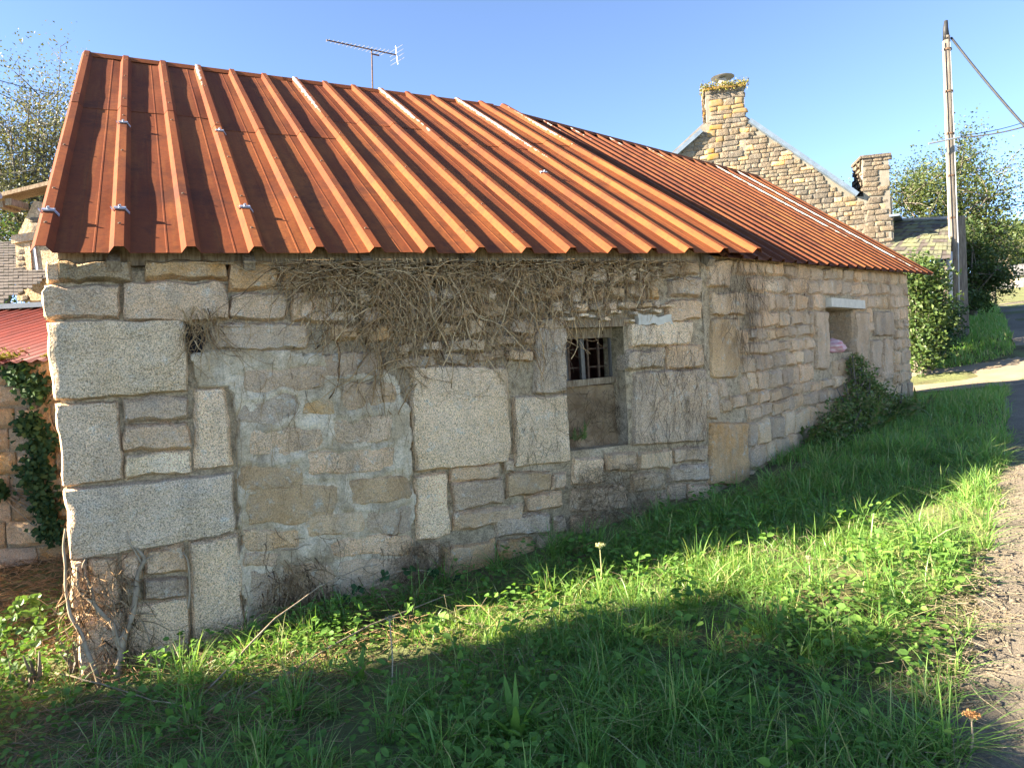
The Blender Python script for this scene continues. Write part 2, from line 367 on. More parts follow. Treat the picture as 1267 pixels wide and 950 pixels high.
# ================================================================== stones
def stone_mb(fr, quad, proud=.03, k=.16, p=7, irr=.010, rough=.010, back=.10, seed=0, den=.04):
    """one stone: TL, TR, BR, BL corners as (s, z) on a wall frame; rounded, uneven face, skirt running into the wall"""
    q = [V((a, b)) for a, b in quad]
    wd = (q[1]-q[0]).length; ht = (q[3]-q[0]).length
    nx = max(4, min(18, int(wd/den))); ny = max(4, min(14, int(ht/den)))
    cs = lambda i, n: (lambda t: math.copysign(1-(1-abs(t))**1.5, t))(-1+2*i/n)
    sv = V((seed*3.17, seed*1.31, seed*.77)); vs = []
    for j in range(ny+1):
        for i in range(nx+1):
            x, y = cs(i, nx), cs(j, ny)
            X = x*math.sqrt(max(0, 1-k*y*y/2)); Y = y*math.sqrt(max(0, 1-k*x*x/2))
            a, b = (X+1)/2, (Y+1)/2
            pt = (q[0]*(1-a)+q[1]*a)*(1-b)+(q[3]*(1-a)+q[2]*a)*b
            n1 = noise.noise_vector(V((pt.x*7, pt.y*7, 0))+sv)*irr + noise.noise_vector(V((pt.x*24, pt.y*24, 0))+sv)*irr*.55 + noise.noise_vector(V((pt.x*60, pt.y*60, 0))+sv)*irr*.3
            f = ((1-abs(x)**p)*(1-abs(y)**p))**.5
            d = -.012+(proud+.012)*f + (noise.noise(V((pt.x*5, pt.y*5, 1))+sv)*rough*1.5+noise.noise(V((pt.x*19, pt.y*19, 2))+sv)*rough*.9)*(.3+.7*f)
            vs.append(fr.p(pt.x+n1.x, pt.y+n1.y, d))
    W = nx+1
    fs = [(j*W+i, j*W+i+1, (j+1)*W+i+1, (j+1)*W+i) for j in range(ny) for i in range(nx)]
    ring = [i for i in range(nx)]+[j*W+nx for j in range(ny)]+[ny*W+i for i in range(nx, 0, -1)]+[j*W for j in range(ny, 0, -1)]
    b0 = len(vs); vs += [vs[r]+fr.n*back for r in ring]
    m = len(ring); fs += [(ring[i], b0+i, b0+(i+1) % m, ring[(i+1) % m]) for i in range(m)]
    mb = MB(); mb.add(vs, fs); return mb
SEED = [0]
def stone(fr, quad, parent, mat='granite', name='stone', **kw):
    SEED[0] += 1
    o = stone_mb(fr, quad, seed=SEED[0], **kw).build(name, M[mat], parent, True); o.data.set_sharp_from_angle(angle=R(34)); return o
def qpx(fr, *pts): return [fr.px(*p) for p in pts]
def rpx(fr, x0, y0, x1, y1): return qpx(fr, (x0, y0), (x1, y0), (x1, y1), (x0, y1))
def shrink(q, g=.006):
    c = sum((V(p) for p in q), V((0, 0)))/4
    mv = lambda d: math.copysign(min(g, abs(d)*.5), d)
    return [(p[0]+mv(c.x-p[0]), p[1]+mv(c.y-p[1])) for p in q]
def courses(fr, zl, s0, s1, wmin, wmax, parent, holes=(), rise=0, mats=('granite',), gap=.007, seed=1, **kw):
    """courses of stones between the height lines zl (rising by `rise` per metre), leaving holes (s0,z0,s1,z1) free"""
    r = random.Random(seed)
    for a, b in zip(zl[:-1], zl[1:]):
        s = s0-r.uniform(0, wmin*.3)
        while s < s1-.03:
            e = min(s1, s+r.uniform(wmin, wmax))
            if s1-e < wmin*.4: e = s1
            lo, hi = a+rise*s, b+rise*s
            ss, ee = max(s, s0), e
            bad = False
            for h in holes:
                if ss < h[2] and ee > h[0] and lo < h[3]-.01 and hi > h[1]+.01:
                    if h[0]-ss > .07: ee = h[0]
                    elif ee-h[2] > .07: ss = h[2]
                    else: bad = True
            if not bad and ee-ss > .05:
                j = lambda: r.uniform(-.018, .018)
                q = [(ss, hi+j()), (ee, hi+rise*(ee-ss)+j()), (ee, lo+rise*(ee-ss)+j()), (ss, lo+j())]
                k2 = dict(kw); k2['k'] = kw.get('k', .2)*r.uniform(.6, 1.5); k2['proud'] = kw.get('proud', .03)*r.uniform(.6, 1.4)
                stone(fr, shrink(q, gap), parent, r.choice(mats), **k2)
            s = max(e, ee) if not bad else e
def core(fr, name, s0, s1, z0, z1f, hole, d, thick, mat, parent, reveal):
    """mortar body of a wall with a rectangular opening and its reveals"""
    mb = MB(); h = hole
    ss = sorted(set([round(x, 4) for x in list(np.arange(s0, s1, .12))+[s1]+([h[0], h[2]] if h else [])]))
    vs, fs = [], []; nz = 22
    if h: zs_fix = [h[1], h[3]]
    for s in ss:
        top = z1f(s)
        zl = list(np.linspace(z0, h[1], 8))[:-1]+list(np.linspace(h[1], h[3], 8))[:-1]+list(np.linspace(h[3], top, 8)) if h else list(np.linspace(z0, top, nz))
        for z in zl: vs.append(fr.p(s, z, d+.012*noise.noise(V((s*6, z*6, d*10)))+.006*noise.noise(V((s*20, z*20, 4)))))
    nzz = len(zl)
    for i in range(len(ss)-1):
        for j in range(nzz-1):
            zm = j
            if h and ss[i] >= h[0]-1e-3 and ss[i+1] <= h[2]+1e-3 and 7 <= j < 14: continue
            fs.append((i*nzz+j, (i+1)*nzz+j, (i+1)*nzz+j+1, i*nzz+j+1))
    mb.add(vs, fs)
    # ends, top and back
    A = [fr.p(s0, z0, d), fr.p(s0, z1f(s0), d), fr.p(s0, z1f(s0), d-thick), fr.p(s0, z0, d-thick)]
    B = [fr.p(s1, z0, d), fr.p(s1, z1f(s1), d), fr.p(s1, z1f(s1), d-thick), fr.p(s1, z0, d-thick)]
    mb.add(A, [(0, 1, 2, 3)]); mb.add(B, [(0, 1, 2, 3)]); mb.add([A[1], A[2], B[2], B[1]], [(0, 1, 2, 3)])
    if h:
        c = [(h[0], h[1]), (h[2], h[1]), (h[2], h[3]), (h[0], h[3])]
        vs = [fr.p(s, z, d) for s, z in c]+[fr.p(s, z, d-reveal) for s, z in c]
        mb.add(vs, [(i, (i+1) % 4, (i+1) % 4+4, i+4) for i in range(4)])
    m = bpy.data.meshes.new(name); a = np.array(mb.v); cc = V(((a[:, 0].min()+a[:, 0].max())/2, (a[:, 1].min()+a[:, 1].max())/2, a[:, 2].min()))
    m.from_pydata([tuple(q) for q in (a-np.array(cc))], [], mb.f); m.validate()
    m.polygons.foreach_set('use_smooth', [True]*len(m.polygons))
    return link(name, m, mat, parent, cc)

# ================================================================== the barn
barn = empty('stone_barn', V((1.4, 7.2, ground(1.4, 7.2))))
tag(barn, 'low old granite barn under a rust orange ribbed metal roof', 'barn')
hA = (*WA.px(702, 552), *WA.px(773, 402)); hA = (hA[0], -.61, hA[2], .265)
q0, q1 = WB.px(1026, 437), WB.px(1057, 383); hB = (q0[0], q0[1], q1[0], q1[1])
topA = lambda s: .60+.0218*s; topB = lambda s: topA(sK)+.085+.028*s
wallA = core(WA, 'front_wall', .02, sK+.02, -2.0, topA, hA, -.023, .5, M['mortar'], barn, .27)
wallB = core(WB, 'bent_front_wall', 0, sR-.02, -1.6, topB, hB, -.018, .5, M['mortar'], barn, .42)
# --- individually surveyed stones of the near wall
big = dict(k=.03, p=26, irr=.013, rough=.014, proud=.022, den=.028)
rub = dict(k=.09, p=16, irr=.020, rough=.016, proud=.022, den=.026)
def SA(quad, mat='granite', kw=rub, **o):
    k2 = dict(kw); k2.update(o); return stone(WA, shrink(quad, .0015), wallA, mat, **k2)
Q = lambda *p: qpx(WA, *p)
QR = lambda x0, y0, x1, y1, sl=0: qpx(WA, (x0, y0), (x1, y0+sl*(x1-x0)), (x1, y1+sl*(x1-x0)), (x0, y1))
cor = dict(back=.5)
SA(QR(54, 322, 76, 349), 'granite', **cor)
SA(QR(73, 323, 166, 350), 'granite_dark', proud=.05)
SA(QR(178, 322, 281, 346), 'granite_ochre', proud=.04)
SA(QR(54, 351, 148, 396), 'granite', **cor)
SA(QR(151, 348, 282, 397), 'granite', proud=.04)
SA(Q((57, 397), (230, 396), (233, 485), (64, 497)), 'granite_big', big, back=.5, proud=.045)
SA(Q((67, 498), (147, 495), (153, 594), (77, 602)), 'granite_big', big, back=.5)
SA(Q((150, 493), (233, 487), (235, 520), (151, 524)), 'granite')
SA(Q((151, 524), (235, 520), (237, 554), (152, 561)), 'granite')
SA(Q((153, 562), (237, 556), (239, 585), (154, 594)), 'granite_big')
SA(Q((240, 482), (280, 478), (291, 579), (240, 584)), 'granite_big', big)
SA(Q((78, 604), (289, 584), (295, 657), (85, 695)), 'granite_big', big, back=.5, proud=.04)
SA(Q((85, 696), (106, 692), (110, 752), (88, 757)), 'granite', **cor)
SA(Q((107, 692), (147, 686), (152, 748), (108, 757)), 'granite')
SA(Q((148, 685), (177, 680), (178, 714), (151, 719)), 'granite'); SA(Q((178, 680), (230, 670), (231, 709), (179, 713)), 'granite')
SA(Q((152, 720), (177, 715), (178, 744), (154, 751)), 'granite_dark'); SA(Q((178, 715), (232, 710), (235, 737), (179, 747)), 'granite')
SA(Q((157, 751), (236, 738), (237, 836), (160, 848)), 'granite_big', big)
SA(Q((92, 760), (155, 753), (157, 838), (97, 846)), 'granite_big', rub, back=.5)
SA(Q((233, 670), (297, 660), (306, 808), (240, 817)), 'granite_big', big)
SA(Q((97, 850), (210, 838), (212, 900), (99, 915)), 'granite_dark', rub, back=.5)
SA(Q((213, 836), (320, 818), (322, 880), (214, 898)), 'granite_dark')
SA(QR(262, 398, 384, 434), 'granite_brown', k=.3)
SA(QR(283, 361, 357, 397), 'granite', k=.5); SA(QR(283, 323, 346, 360), 'granite_ochre')
SA(QR(348, 323, 400, 358), 'granite_ochre'); SA(QR(360, 361, 420, 398), 'granite')
# plastered panel with stone faces showing through
pl = dict(k=.30, p=12, irr=.026, rough=.007, proud=.008, den=.024)
PANEL = []
for r, m in [((301, 458, 402, 486), 'granite_brown'), ((294, 494, 364, 527), 'granite_brown'), ((374, 497, 412, 516), 'granite_ochre'), ((307, 533, 400, 564), 'granite'),
             ((416, 518, 483, 549), 'granite'), ((380, 560, 487, 588), 'granite'), ((295, 577, 374, 607), 'granite_ochre'), ((303, 606, 415, 650), 'granite_ochre'),
             ((434, 594, 504, 623), 'granite_ochre'), ((375, 636, 450, 664), 'granite_brown'), ((453, 632, 509, 662), 'granite_brown'), ((408, 668, 508, 690), 'granite'),
             ((427, 476, 488, 508), 'granite_brown'), ((303, 658, 370, 682), 'granite'), ((302, 686, 345, 704), 'granite'), ((308, 706, 342, 755), 'granite'),
             ((348, 700, 412, 745), 'granite_brown'), ((416, 695, 512, 737), 'granite_brown'), ((350, 748, 440, 782), 'granite_dark'), ((444, 740, 540, 775), 'granite_dark'),
             ((308, 757, 346, 802), 'granite'), ((400, 440, 470, 468), 'granite_brown')]:
    q_ = QR(r[0]-3, r[1]-2.5, r[2]+4, r[3]+2.5, sl=-.06); SA(q_, m, pl); PANEL.append(q_)
# right of the panel
SA(Q((507, 452), (630, 452), (632, 573), (512, 585)), 'granite_big', big, proud=.04)
SA(Q((635, 490), (702, 487), (705, 572), (636, 580)), 'granite_big', big)
SA(Q((661, 404), (700, 402), (702, 486), (662, 488)), 'granite', big)
SA(Q((512, 588), (553, 584), (558, 662), (516, 670)), 'granite_big', big)
for r, m in [((556, 577, 619, 599), 'granite'), ((621, 569, 635, 587), 'granite'), ((560, 597, 624, 632), 'granite'), ((626, 586, 683, 616), 'granite_ochre'), ((560, 633, 648, 658), 'granite_brown'),
             ((650, 611, 696, 634), 'granite'), ((614, 641, 682, 667), 'granite'), ((547, 675, 615, 717), 'granite_ochre'), ((618, 669, 662, 700), 'granite_ochre'), ((684, 584, 702, 607), 'granite'),
             ((664, 662, 700, 688), 'granite'), ((684, 638, 702, 660), 'granite'), ((518, 674, 545, 712), 'granite'), ((540, 720, 612, 750), 'granite_dark'), ((614, 704, 690, 728), 'granite_dark')]:
    SA(QR(*r, sl=-.12), m, rub)
for r, m, kw in [((779, 400, 857, 430), 'granite_big', rub), ((774, 432, 825, 459), 'granite_big', rub), ((827, 427, 871, 457), 'granite', rub), ((784, 461, 875, 552), 'granite', big), ((826, 371, 868, 398), 'granite', rub),
                 ((828, 344, 868, 369), 'granite', rub), ((818, 324, 866, 342), 'granite_ochre', rub), ((709, 566, 745, 600), 'granite_big', rub), ((748, 560, 788, 585), 'granite', rub), ((790, 558, 832, 582), 'granite_brown', rub),
                 ((834, 553, 876, 573), 'granite_brown', rub), ((826, 576, 877, 598), 'granite', rub), ((780, 586, 824, 610), 'granite_brown', rub), ((828, 601, 850, 622), 'granite', rub), ((852, 600, 878, 622), 'granite', rub),
                 ((800, 613, 826, 632), 'granite', rub), ((708, 604, 776, 634), 'granite_brown', rub), ((706, 638, 800, 664), 'granite_brown', rub), ((803, 634, 878, 655), 'granite_dark', rub), ((704, 668, 790, 695), 'granite_dark', rub)]:
    SA(QR(*r, sl=-.06), m, kw)
# rubble under the eave, half hidden by the dry vine
zt = WA.px(500, 322)[1]
s_ = lambda x: WA.px(x, 380)[0]
courses(WA, [.16, .27, .38, .49, .60], s_(402), s_(700), .10, .28, wallA, rise=.02, mats=('granite_ochre', 'granite_brown', 'granite'), seed=5, k=.13, p=13, irr=.024, rough=.018, proud=.022, den=.035)
courses(WA, [.285, .36, .47, .60], s_(703), s_(816), .09, .2, wallA, rise=.02, mats=('granite_ochre', 'granite', 'granite_big'), seed=6, k=.14, p=12, irr=.024, rough=.014, proud=.03, den=.03)
courses(WA, [-.02, .07, .15], s_(486), s_(658), .14, .3, wallA, rise=.02, mats=('granite_brown', 'granite'), seed=8, k=.12, p=13, irr=.022, rough=.012, proud=.025, den=.035)
# plaster sheet over the panel, ragged border
def ragged(fr, pts, name, mat, d, parent):
    poly = [V(fr.px(*p)) for p in pts]; out = []
    for i in range(len(poly)):
        a, b = poly[i], poly[(i+1) % len(poly)]; n = max(2, int((b-a).length/.03))
        for k in range(n):
            p = a.lerp(b, k/n); v = noise.noise_vector(V((p.x*14, p.y*14, 0)))*.022; out.append((p.x+v.x, p.y+v.y))
    mb = MB(); mb.prism([fr.p(s, z, d) for s, z in out], fr.n*.05)
    bmn = mb.build(name, mat, parent); return bmn
def inpoly(x, y, P):
    c = False; n = len(P)
    for i in range(n):
        (x0, y0), (x1, y1) = P[i], P[i-1]
        if (y0 > y) != (y1 > y) and x < (x1-x0)*(y-y0)/(y1-y0)+x0: c = not c
    return c
PP = [WA.px(*p) for p in [(262, 436), (330, 432), (400, 440), (492, 462), (505, 500), (512, 590), (516, 680), (540, 745), (470, 790), (330, 815), (303, 780), (297, 660), (290, 590), (291, 500), (281, 478), (240, 476), (236, 440)]]
xs = [p[0] for p in PP]; zs_ = [p[1] for p in PP]; st_ = .013
nx_, nz_ = int((max(xs)-min(xs)+.1)/st_), int((max(zs_)-min(zs_)+.1)/st_); vs, ok = [], []
for j in range(nz_+1):
    for i in range(nx_+1):
        a_, z_ = min(xs)-.05+i*st_, min(zs_)-.05+j*st_
        n1 = noise.noise(V((a_*7, z_*7, 3))); n2_ = noise.noise(V((a_*21, z_*21, 5))); n3 = noise.noise(V((a_*55, z_*55, 6)))
        w1 = noise.noise_vector(V((a_*9, z_*9, 1)))*.045
        best = -1
        for q in PANEL:
            x0, x1, y0, y1 = min(q[0][0], q[3][0]), max(q[1][0], q[2][0]), min(q[2][1], q[3][1]), max(q[0][1], q[1][1])
            e_ = min(a_+w1.x-x0, x1-a_-w1.x, z_+w1.y-y0, y1-z_-w1.y); best = max(best, e_)
        d_ = .0125+.010*n1+.005*n2_+.0025*n3-.016*max(0, min(1, (best-.004)/.03))
        ins = inpoly(a_+w1.y, z_+w1.x, PP); ok.append(ins)
        vs.append(WA.p(a_, z_, d_ if ins else -.045))
mb = MB(); W_ = nx_+1
fs_ = [(j*W_+i, j*W_+i+1, (j+1)*W_+i+1, (j+1)*W_+i) for j in range(nz_) for i in range(nx_) if ok[j*W_+i] or ok[j*W_+i+1] or ok[(j+1)*W_+i] or ok[(j+1)*W_+i+1]]
mb.add(vs, fs_); used_ = sorted({i for f in fs_ for i in f}); rm_ = {k: n for n, k in enumerate(used_)}
mb.v = [mb.v[k] for k in used_]; mb.f = [tuple(rm_[i] for i in f) for f in fs_]
mb.build('plaster_patch', M['plaster'], wallA, True)
ragged(WA, [(786, 390), (828, 390), (829, 401), (786, 401)], 'plaster_patch', M['lintel_white'], .03, wallA)
ragged(WA, [(230, 402), (250, 400), (254, 425), (244, 442), (233, 436)], 'painted_hole', M['inside_shade'], -.016, wallA)  # flat near-black patch: the hole's shade is painted, nothing is cut
# small pale chips wedged over the window
for i in range(16):
    x = rnd.uniform(690, 820); y = rnd.uniform(376, 398); w_ = rnd.uniform(6, 16); h_ = rnd.uniform(3, 7)
    SA(QR(x, y, x+w_, y+h_), 'granite_big', rub, proud=.045, den=.02, name='stone_chip')
# openings: timber lintel, frame and bars, rubble blocking the lower half
lin = MB(); sA0, sA1 = hA[0]-.12, hA[2]+.10
lin.box(WA.p((sA0+sA1)/2-.02, hA[3]+.012, -.14), aA, nA, V((0, 0, 1)), (sA1-sA0)/2-.04, .13, .03); lin.build('timber_lintel', M['old_wood'], barn)
zs = WA.px(735, 478)[1]
blk = MB()
nx, nz = 14, 12; vs = []
for j in range(nz+1):
    for i in range(nx+1):
        s = hA[0]+(hA[2]-hA[0])*i/nx; z = hA[1]+(zs-hA[1])*j/nz
        vs.append(WA.p(s, z, -.20+.05*(1-j/nz)+.03*noise.noise(V((s*9, z*9, 2)))))
blk.add(vs, [(j*(nx+1)+i, j*(nx+1)+i+1, (j+1)*(nx+1)+i+1, (j+1)*(nx+1)+i) for j in range(nz) for i in range(nx)])
blk.build('window_blocking', M['brown_render'], wallA, True)
wf = empty('window_frame', WA.p((hA[0]+hA[2])/2, zs, -.2)); setpar(wf, barn)
def bar(name, s0, z0, s1, z1, d, wd, mat, par, dep=None):
    mb = MB(); a, b = WA.p(s0, z0, d), WA.p(s1, z1, d); ax = (b-a).normalized(); pe = ax.cross(nA).normalized()
    mb.box((a+b)/2, ax, pe, nA, (b-a).length/2, wd/2, (dep or wd)/2); return mb.build(name, M[mat], par)
zt2 = hA[3]-.03
bar('frame_sill', hA[0]-.01, zs+.02, hA[2]+.01, zs+.035, -.19, .045, 'old_wood', wf, .09)
bar('frame_head', hA[0]-.01, zt2-.025, hA[2]+.01, zt2-.02, -.20, .075, 'old_wood', wf, .06)
sp = lambda x: WA.px(x, 440)[0]+.12
for x, wd in ((700, .03), (722, .032), (760, .03)): bar('frame_post', sp(x)-.01, zs+.045, sp(x)-.015, zt2-.06, -.20, wd, 'grey_wood', wf)
for x in (706, 731, 745): bar('bar', sp(x), zs+.04, sp(x), zt2-.05, -.235, .014, 'rust_iron', wf)
for zz in (.33, .66): bar('bar', sp(700), zs+(zt2-zs)*zz, sp(760), zs+(zt2-zs)*zz+.005, -.25, .009, 'rust_iron', wf)
bk = MB(); bk.box(WA.p((hA[0]+hA[2])/2+.35, .1, -1.3), aA, nA, V((0, 0, 1)), .8, .06, .5); bk.build('inner_partition', M['brick_red'], barn)
# --- the bent wall: coursed brown granite
zB = [WB.px(939, y)[1]-.028*WB.px(939, y)[0] for y in (600, 578, 550, 519, 500, 484, 460, 439, 422, 406, 385.5, 363.6, 342, 318)]
zB = [-1.35, -1.22]+zB; zB[-1] = topB(0)-.01
sp2 = lambda x0, y0, x1, y1: (WB.px(x0, y1)[0], WB.px(x0, y1)[1], WB.px(x1, y0)[0], WB.px(x1, y0)[1])
spec = [((876, 320, 905, 356), 'granite', rub), ((880, 360, 921, 391), 'granite', rub), ((880, 393, 914, 468), 'granite_ochre', big), ((879, 522, 925, 600), 'granite_ochre', big), ((876, 472, 889, 519), 'granite', rub),
        ((1009, 385, 1025, 458), 'granite_brown', big), ((1058, 386, 1074, 446), 'granite_brown', big), ((1082, 385, 1106, 416), 'granite_brown', big), ((1078, 420, 1090, 456), 'granite_brown', rub), ((1093, 419, 1104, 470), 'granite', rub)]
hol = [(hB[0]-.02, hB[1]-.02, hB[2]+.02, hB[3]+.11)]
for r, m, kw in spec:
    q = qpx(WB, (r[0], r[1]), (r[2], r[1]), (r[2], r[3]), (r[0], r[3]))
    k2 = dict(kw); k2['proud'] = .02; stone(WB, shrink(q, .003), wallB, m, **k2); h = sp2(*r); hol.append((h[0]-.01, h[1]-.01, h[2]+.01, h[3]+.01))
courses(WB, zB, .06, sR, .13, .36, wallB, holes=hol, rise=.028, mats=('granite_brown', 'granite_brown', 'granite_brown', 'granite'), seed=12, k=.06, p=18, irr=.016, rough=.014, proud=.014, back=.12, den=.03, gap=.002)
lb = MB(); lb.box(WB.p((hB[0]+hB[2])/2+.03, hB[3]+.05, -.06), aB, nB, V((0, 0, 1)), (hB[2]-hB[0])/2+.10, .13, .045); lb.build('lintel', M['lintel_white'], barn)
# reveal stones of that opening
RB = Frame(WB.p(hB[2], 0, -.01), nB, aB); stone(RB, [(.0, hB[3]), (.36, hB[3]), (.36, hB[1]), (.0, hB[1])], wallB, 'granite_brown', k=.05, p=14, proud=.012, irr=.004, rough=.008)
# --- left gable end (faces the sun, almost edge-on from the lane) and rear walls
sR33 = math.atan2(2.598, 3.989)
GF = Frame(WA.p(.0, 0, 0), nA, aA)                            # s runs back along the gable, outward = -aA
RUN, RISE = 3.989, 2.598
gm = MB(); zt0 = .60
gm.prism([GF.p(.08, -2.2, -.05), GF.p(2*RUN-.3, -2.2, -.05), GF.p(2*RUN-.3, .72, -.05), GF.p(RUN-.13, 3.225, -.05), GF.p(.08, .765, -.05)], aA*.45)
gable = gm.build('gable_wall', M['mortar'], barn)
courses(GF, [-1.75, -1.5, -1.2, -.98, -.72, -.45, -.2, .02, .28, .5], .55, 3.4, .25, .6, gable, mats=('granite', 'granite_big'), seed=21, proud=.03, den=.06, irr=.01)
P_end = WB.p(sR, 0); backA = WA.p(0, 0)+nA*(2*RUN-.3)
bw = MB(); b2 = P_end+nB*4.2
bw.prism([V((backA.x, backA.y, -2.2)), V((b2.x, b2.y, -2.2)), V((b2.x, b2.y, .75)), V((backA.x, backA.y, .6))], (backA-b2).cross(V((0, 0, 1))).normalized()*.4); bw.build('rear_wall', M['mortar'], barn)
ew = MB(); ew.prism([V((*(P_end).xy, -1.6)), V((*(b2).xy, -1.6)), V((*b2.xy, .75)), V((*(P_end+nB*2.2).xy, 2.45)), V((*P_end.xy, .9))], -aB*.4); fg = ew.build('far_gable_wall', M['mortar'], barn)

# ================================================================== ribbed metal roof
PIT = .333
aR = V((math.sin(PHA-.0613), math.cos(PHA-.0613), .0233))
def eaveA(s): return E0 + (aA+V((0, 0, .0218)))*s
RG0 = E0 + nA*RUN + V((0, 0, RISE))
def ridgeA(s): return RG0 + aR*s
HR, RB_, RT = .037, .048, .022                                 # rib height, half base, half top
def profile(pitch, nrib_edges, k):
    """(offset along eave, height) pairs across one pitch, rib centred on 0"""
    return [(-RB_, 0), (-RT, HR), (RT, HR), (RB_, 0), (pitch*.42, 0), (pitch*.43, .0014), (pitch*.45, .0014), (pitch*.46, 0), (pitch*.64, 0), (pitch*.65, .0014), (pitch*.67, .0014), (pitch*.68, 0)]
def roof_sheet(i0, i1, t0, t1, lift, ef, rf, pitch, mat, parent, wear={}, last=False, scale=1.0, amp=.005, eave_curl=True, name='roof_sheet'):
    prof = []
    for i in range(i0, i1+1):
        for o, h in profile(pitch, 0, i):
            if i == i1 and o > RB_*scale+1e-6: continue
            prof.append((i*pitch+o*(scale if abs(o) <= RB_ else 1), h*scale, i))
    if i0 == 0: prof = [q for q in prof]
    n = 26; vs, wr, rcs = [], [], []
    for k in range(n+1):
        t = t0+(t1-t0)*k/n
        for s, h, i in prof:
            a, b = ef(s), rf(s); p = a.lerp(b, t); nn = (b-a).cross(ef(s+.1)-a).normalized()
            if nn.z < 0: nn = -nn
            und = amp*(1.5*noise.noise(V((i*3.1+7, t*3.6, lift*90)))+.7*noise.noise(V((i*5.7, t*9, 2)))+.5*noise.noise(V((s*4, t*14, 8)))) if h < .02*scale else amp*.25*noise.noise(V((i*2.3, t*4, 5)))
            vs.append(p+nn*(h+lift+und))
            x = 0
            if i in wear and h > .02*scale and s < i*pitch+.01:
                w0, w1 = wear[i]; x = .95 if w0+.12 <= t <= w1 else max(0, 1-min(abs(t-w0-.12), abs(t-w1))/.30)*.8
            wr.append(x); rcs += [s, t*4.8, lift*500+(0 if pitch > .3 else 20)]
    m = len(prof); mb = MB(); mb.add(vs, [(k*m+j, k*m+j+1, (k+1)*m+j+1, (k+1)*m+j) for k in range(n) for j in range(m-1)])
    o = mb.build(name, M[mat], parent)
    at = o.data.attributes.new('wear', 'FLOAT', 'POINT'); at.data.foreach_set('value', wr)
    at = o.data.attributes.new('rc', 'FLOAT_VECTOR', 'POINT'); at.data.foreach_set('vector', rcs)
    so_ = o.modifiers.new('thickness', 'SOLIDIFY'); so_.thickness = .0025; so_.offset = -1
    return o
roof = empty('roof', eaveA(2.4)); setpar(roof, barn)
wearA = {3: (.80, 1.02), 6: (.66, 1.02), 9: (.62, 1.02), 12: (.50, 1.02), 14: (.62, .80)}
for c0 in range(0, 14, 3):
    c1 = min(14, c0+3); lf = .002*(c0 // 3)
    sp_ = (.60, .53, .66, .57, .63)[c0//3]
    roof_sheet(c0, c1, -.0, sp_, .013+lf, eaveA, ridgeA, PIT, 'roof_paint', roof, wearA)
    roof_sheet(c0, c1, sp_-.02, 1.0, .0165+lf, eaveA, ridgeA, PIT, 'roof_paint', roof, wearA)
# bent part: narrower ribs, laid between its own eave and the falling ridge
EB0 = KP - nB*.13 + V((0, 0, eaveA(sK).z)); LB = 5.55
jr = ridgeA(13.2*PIT)
fr_far = far(935, 219, 10.95)
def eaveB(s): return V((*(EB0+aB*(s+.12)).xy, EB0.z+.028*s-.004))
def ridgeB(s): return jr.lerp(fr_far, s/LB)+V((0, 0, -.01))
PB = .25; NB_ = int(LB/PB)
wearB = {18: (.25, 1.02), 20: (.0, 1.02), 4: (.93, 1.02), 6: (.95, 1.02), 9: (.95, 1.02), 12: (.96, 1.02)}
for c0 in range(0, NB_, 4):
    c1 = min(NB_, c0+4)
    roof_sheet(c0, c1, 0, 1.0, .004+.002*(c0 // 4), eaveB, ridgeB, PB, 'roof_paint_far', roof, wearB, scale=.8, amp=.004)
# rear slopes, closing the building
def rearA(s): return ridgeA(s)+nA*RUN+V((0, 0, -RISE))
for c0 in range(0, 14, 7):
    roof_sheet(c0, c0+7, 0, 1.0, -.01, rearA, ridgeA, PIT, 'roof_paint', roof)
mb = MB(); ra, rb = rearA(14*PIT), b2+nB*.3+V((0, 0, .6)); mb.prism([jr, fr_far, V((rb.x, rb.y, .7)), ra], V((0, 0, -.03))); mb.build('rear_roof_sheet', M['roof_paint_far'], roof)
# ridge capping, uneven
for f_, s0, s1, m_ in ((ridgeA, 0, 13.5*PIT, 'roof_paint'), (ridgeB, .1, LB-.02, 'roof_paint_far')):
    k = s0
    while k < s1-.05:
        e = min(s1, k+1.9); a, b = f_(k), f_(e); ax = (b-a).normalized(); sd = V((0, 0, 1)).cross(ax).normalized()
        mb = MB(); pr = [(-.11, -.05), (-.05, .012), (0, .030), (.05, .012), (.11, -.05)]
        vs = [p+sd*x+V((0, 0, z+.012)) for p in (a, b) for x, z in pr]; mb.add(vs, [(i, i+1, i+6, i+5) for i in range(4)])
        cpo = mb.build('ridge_cap', M[m_], roof); sm = cpo.modifiers.new('t', 'SOLIDIFY'); sm.thickness = .004
        k = e-.05
# saddle clips and screws on the ribs
def on_roof(x, y):
    r = ray(x, y); a, b, c = eaveA(0), ridgeA(0), eaveA(4); n_ = (b-a).cross(c-a).normalized(); return r*(a.dot(n_)/r.dot(n_)), n_ if n_.z > 0 else -n_
updir = (ridgeA(1)-eaveA(1)).normalized()
for x, y in [(60, 272), (152, 269), (153, 160), (305, 266), (271, 168), (657, 214)]:
    p, n_ = on_roof(x, y); mb = MB(); s = (p-E0).dot(aA); 
    rel = round(s/PIT); t_ = (p-eaveA(s)).dot(updir)/(ridgeA(s)-eaveA(s)).length
    p = eaveA(rel*PIT).lerp(ridgeA(rel*PIT), t_)+n_*(HR+.020)
    mb.box(p, aA, updir, n_, .030, .014, .004); mb.box(p-aA*.034-n_*.014, (aA-n_*1.4).normalized()*-1, updir, (n_+aA*-.6).normalized(), .020, .013, .003); mb.box(p+aA*.034-n_*.014, (aA-n_*1.4).normalized(), updir, (n_+aA*.6).normalized(), .020, .013, .003)
    mb.tube([p, p+n_*.018], [.008, .007], 8); mb.build('saddle_clip', M['galvanised'], roof)
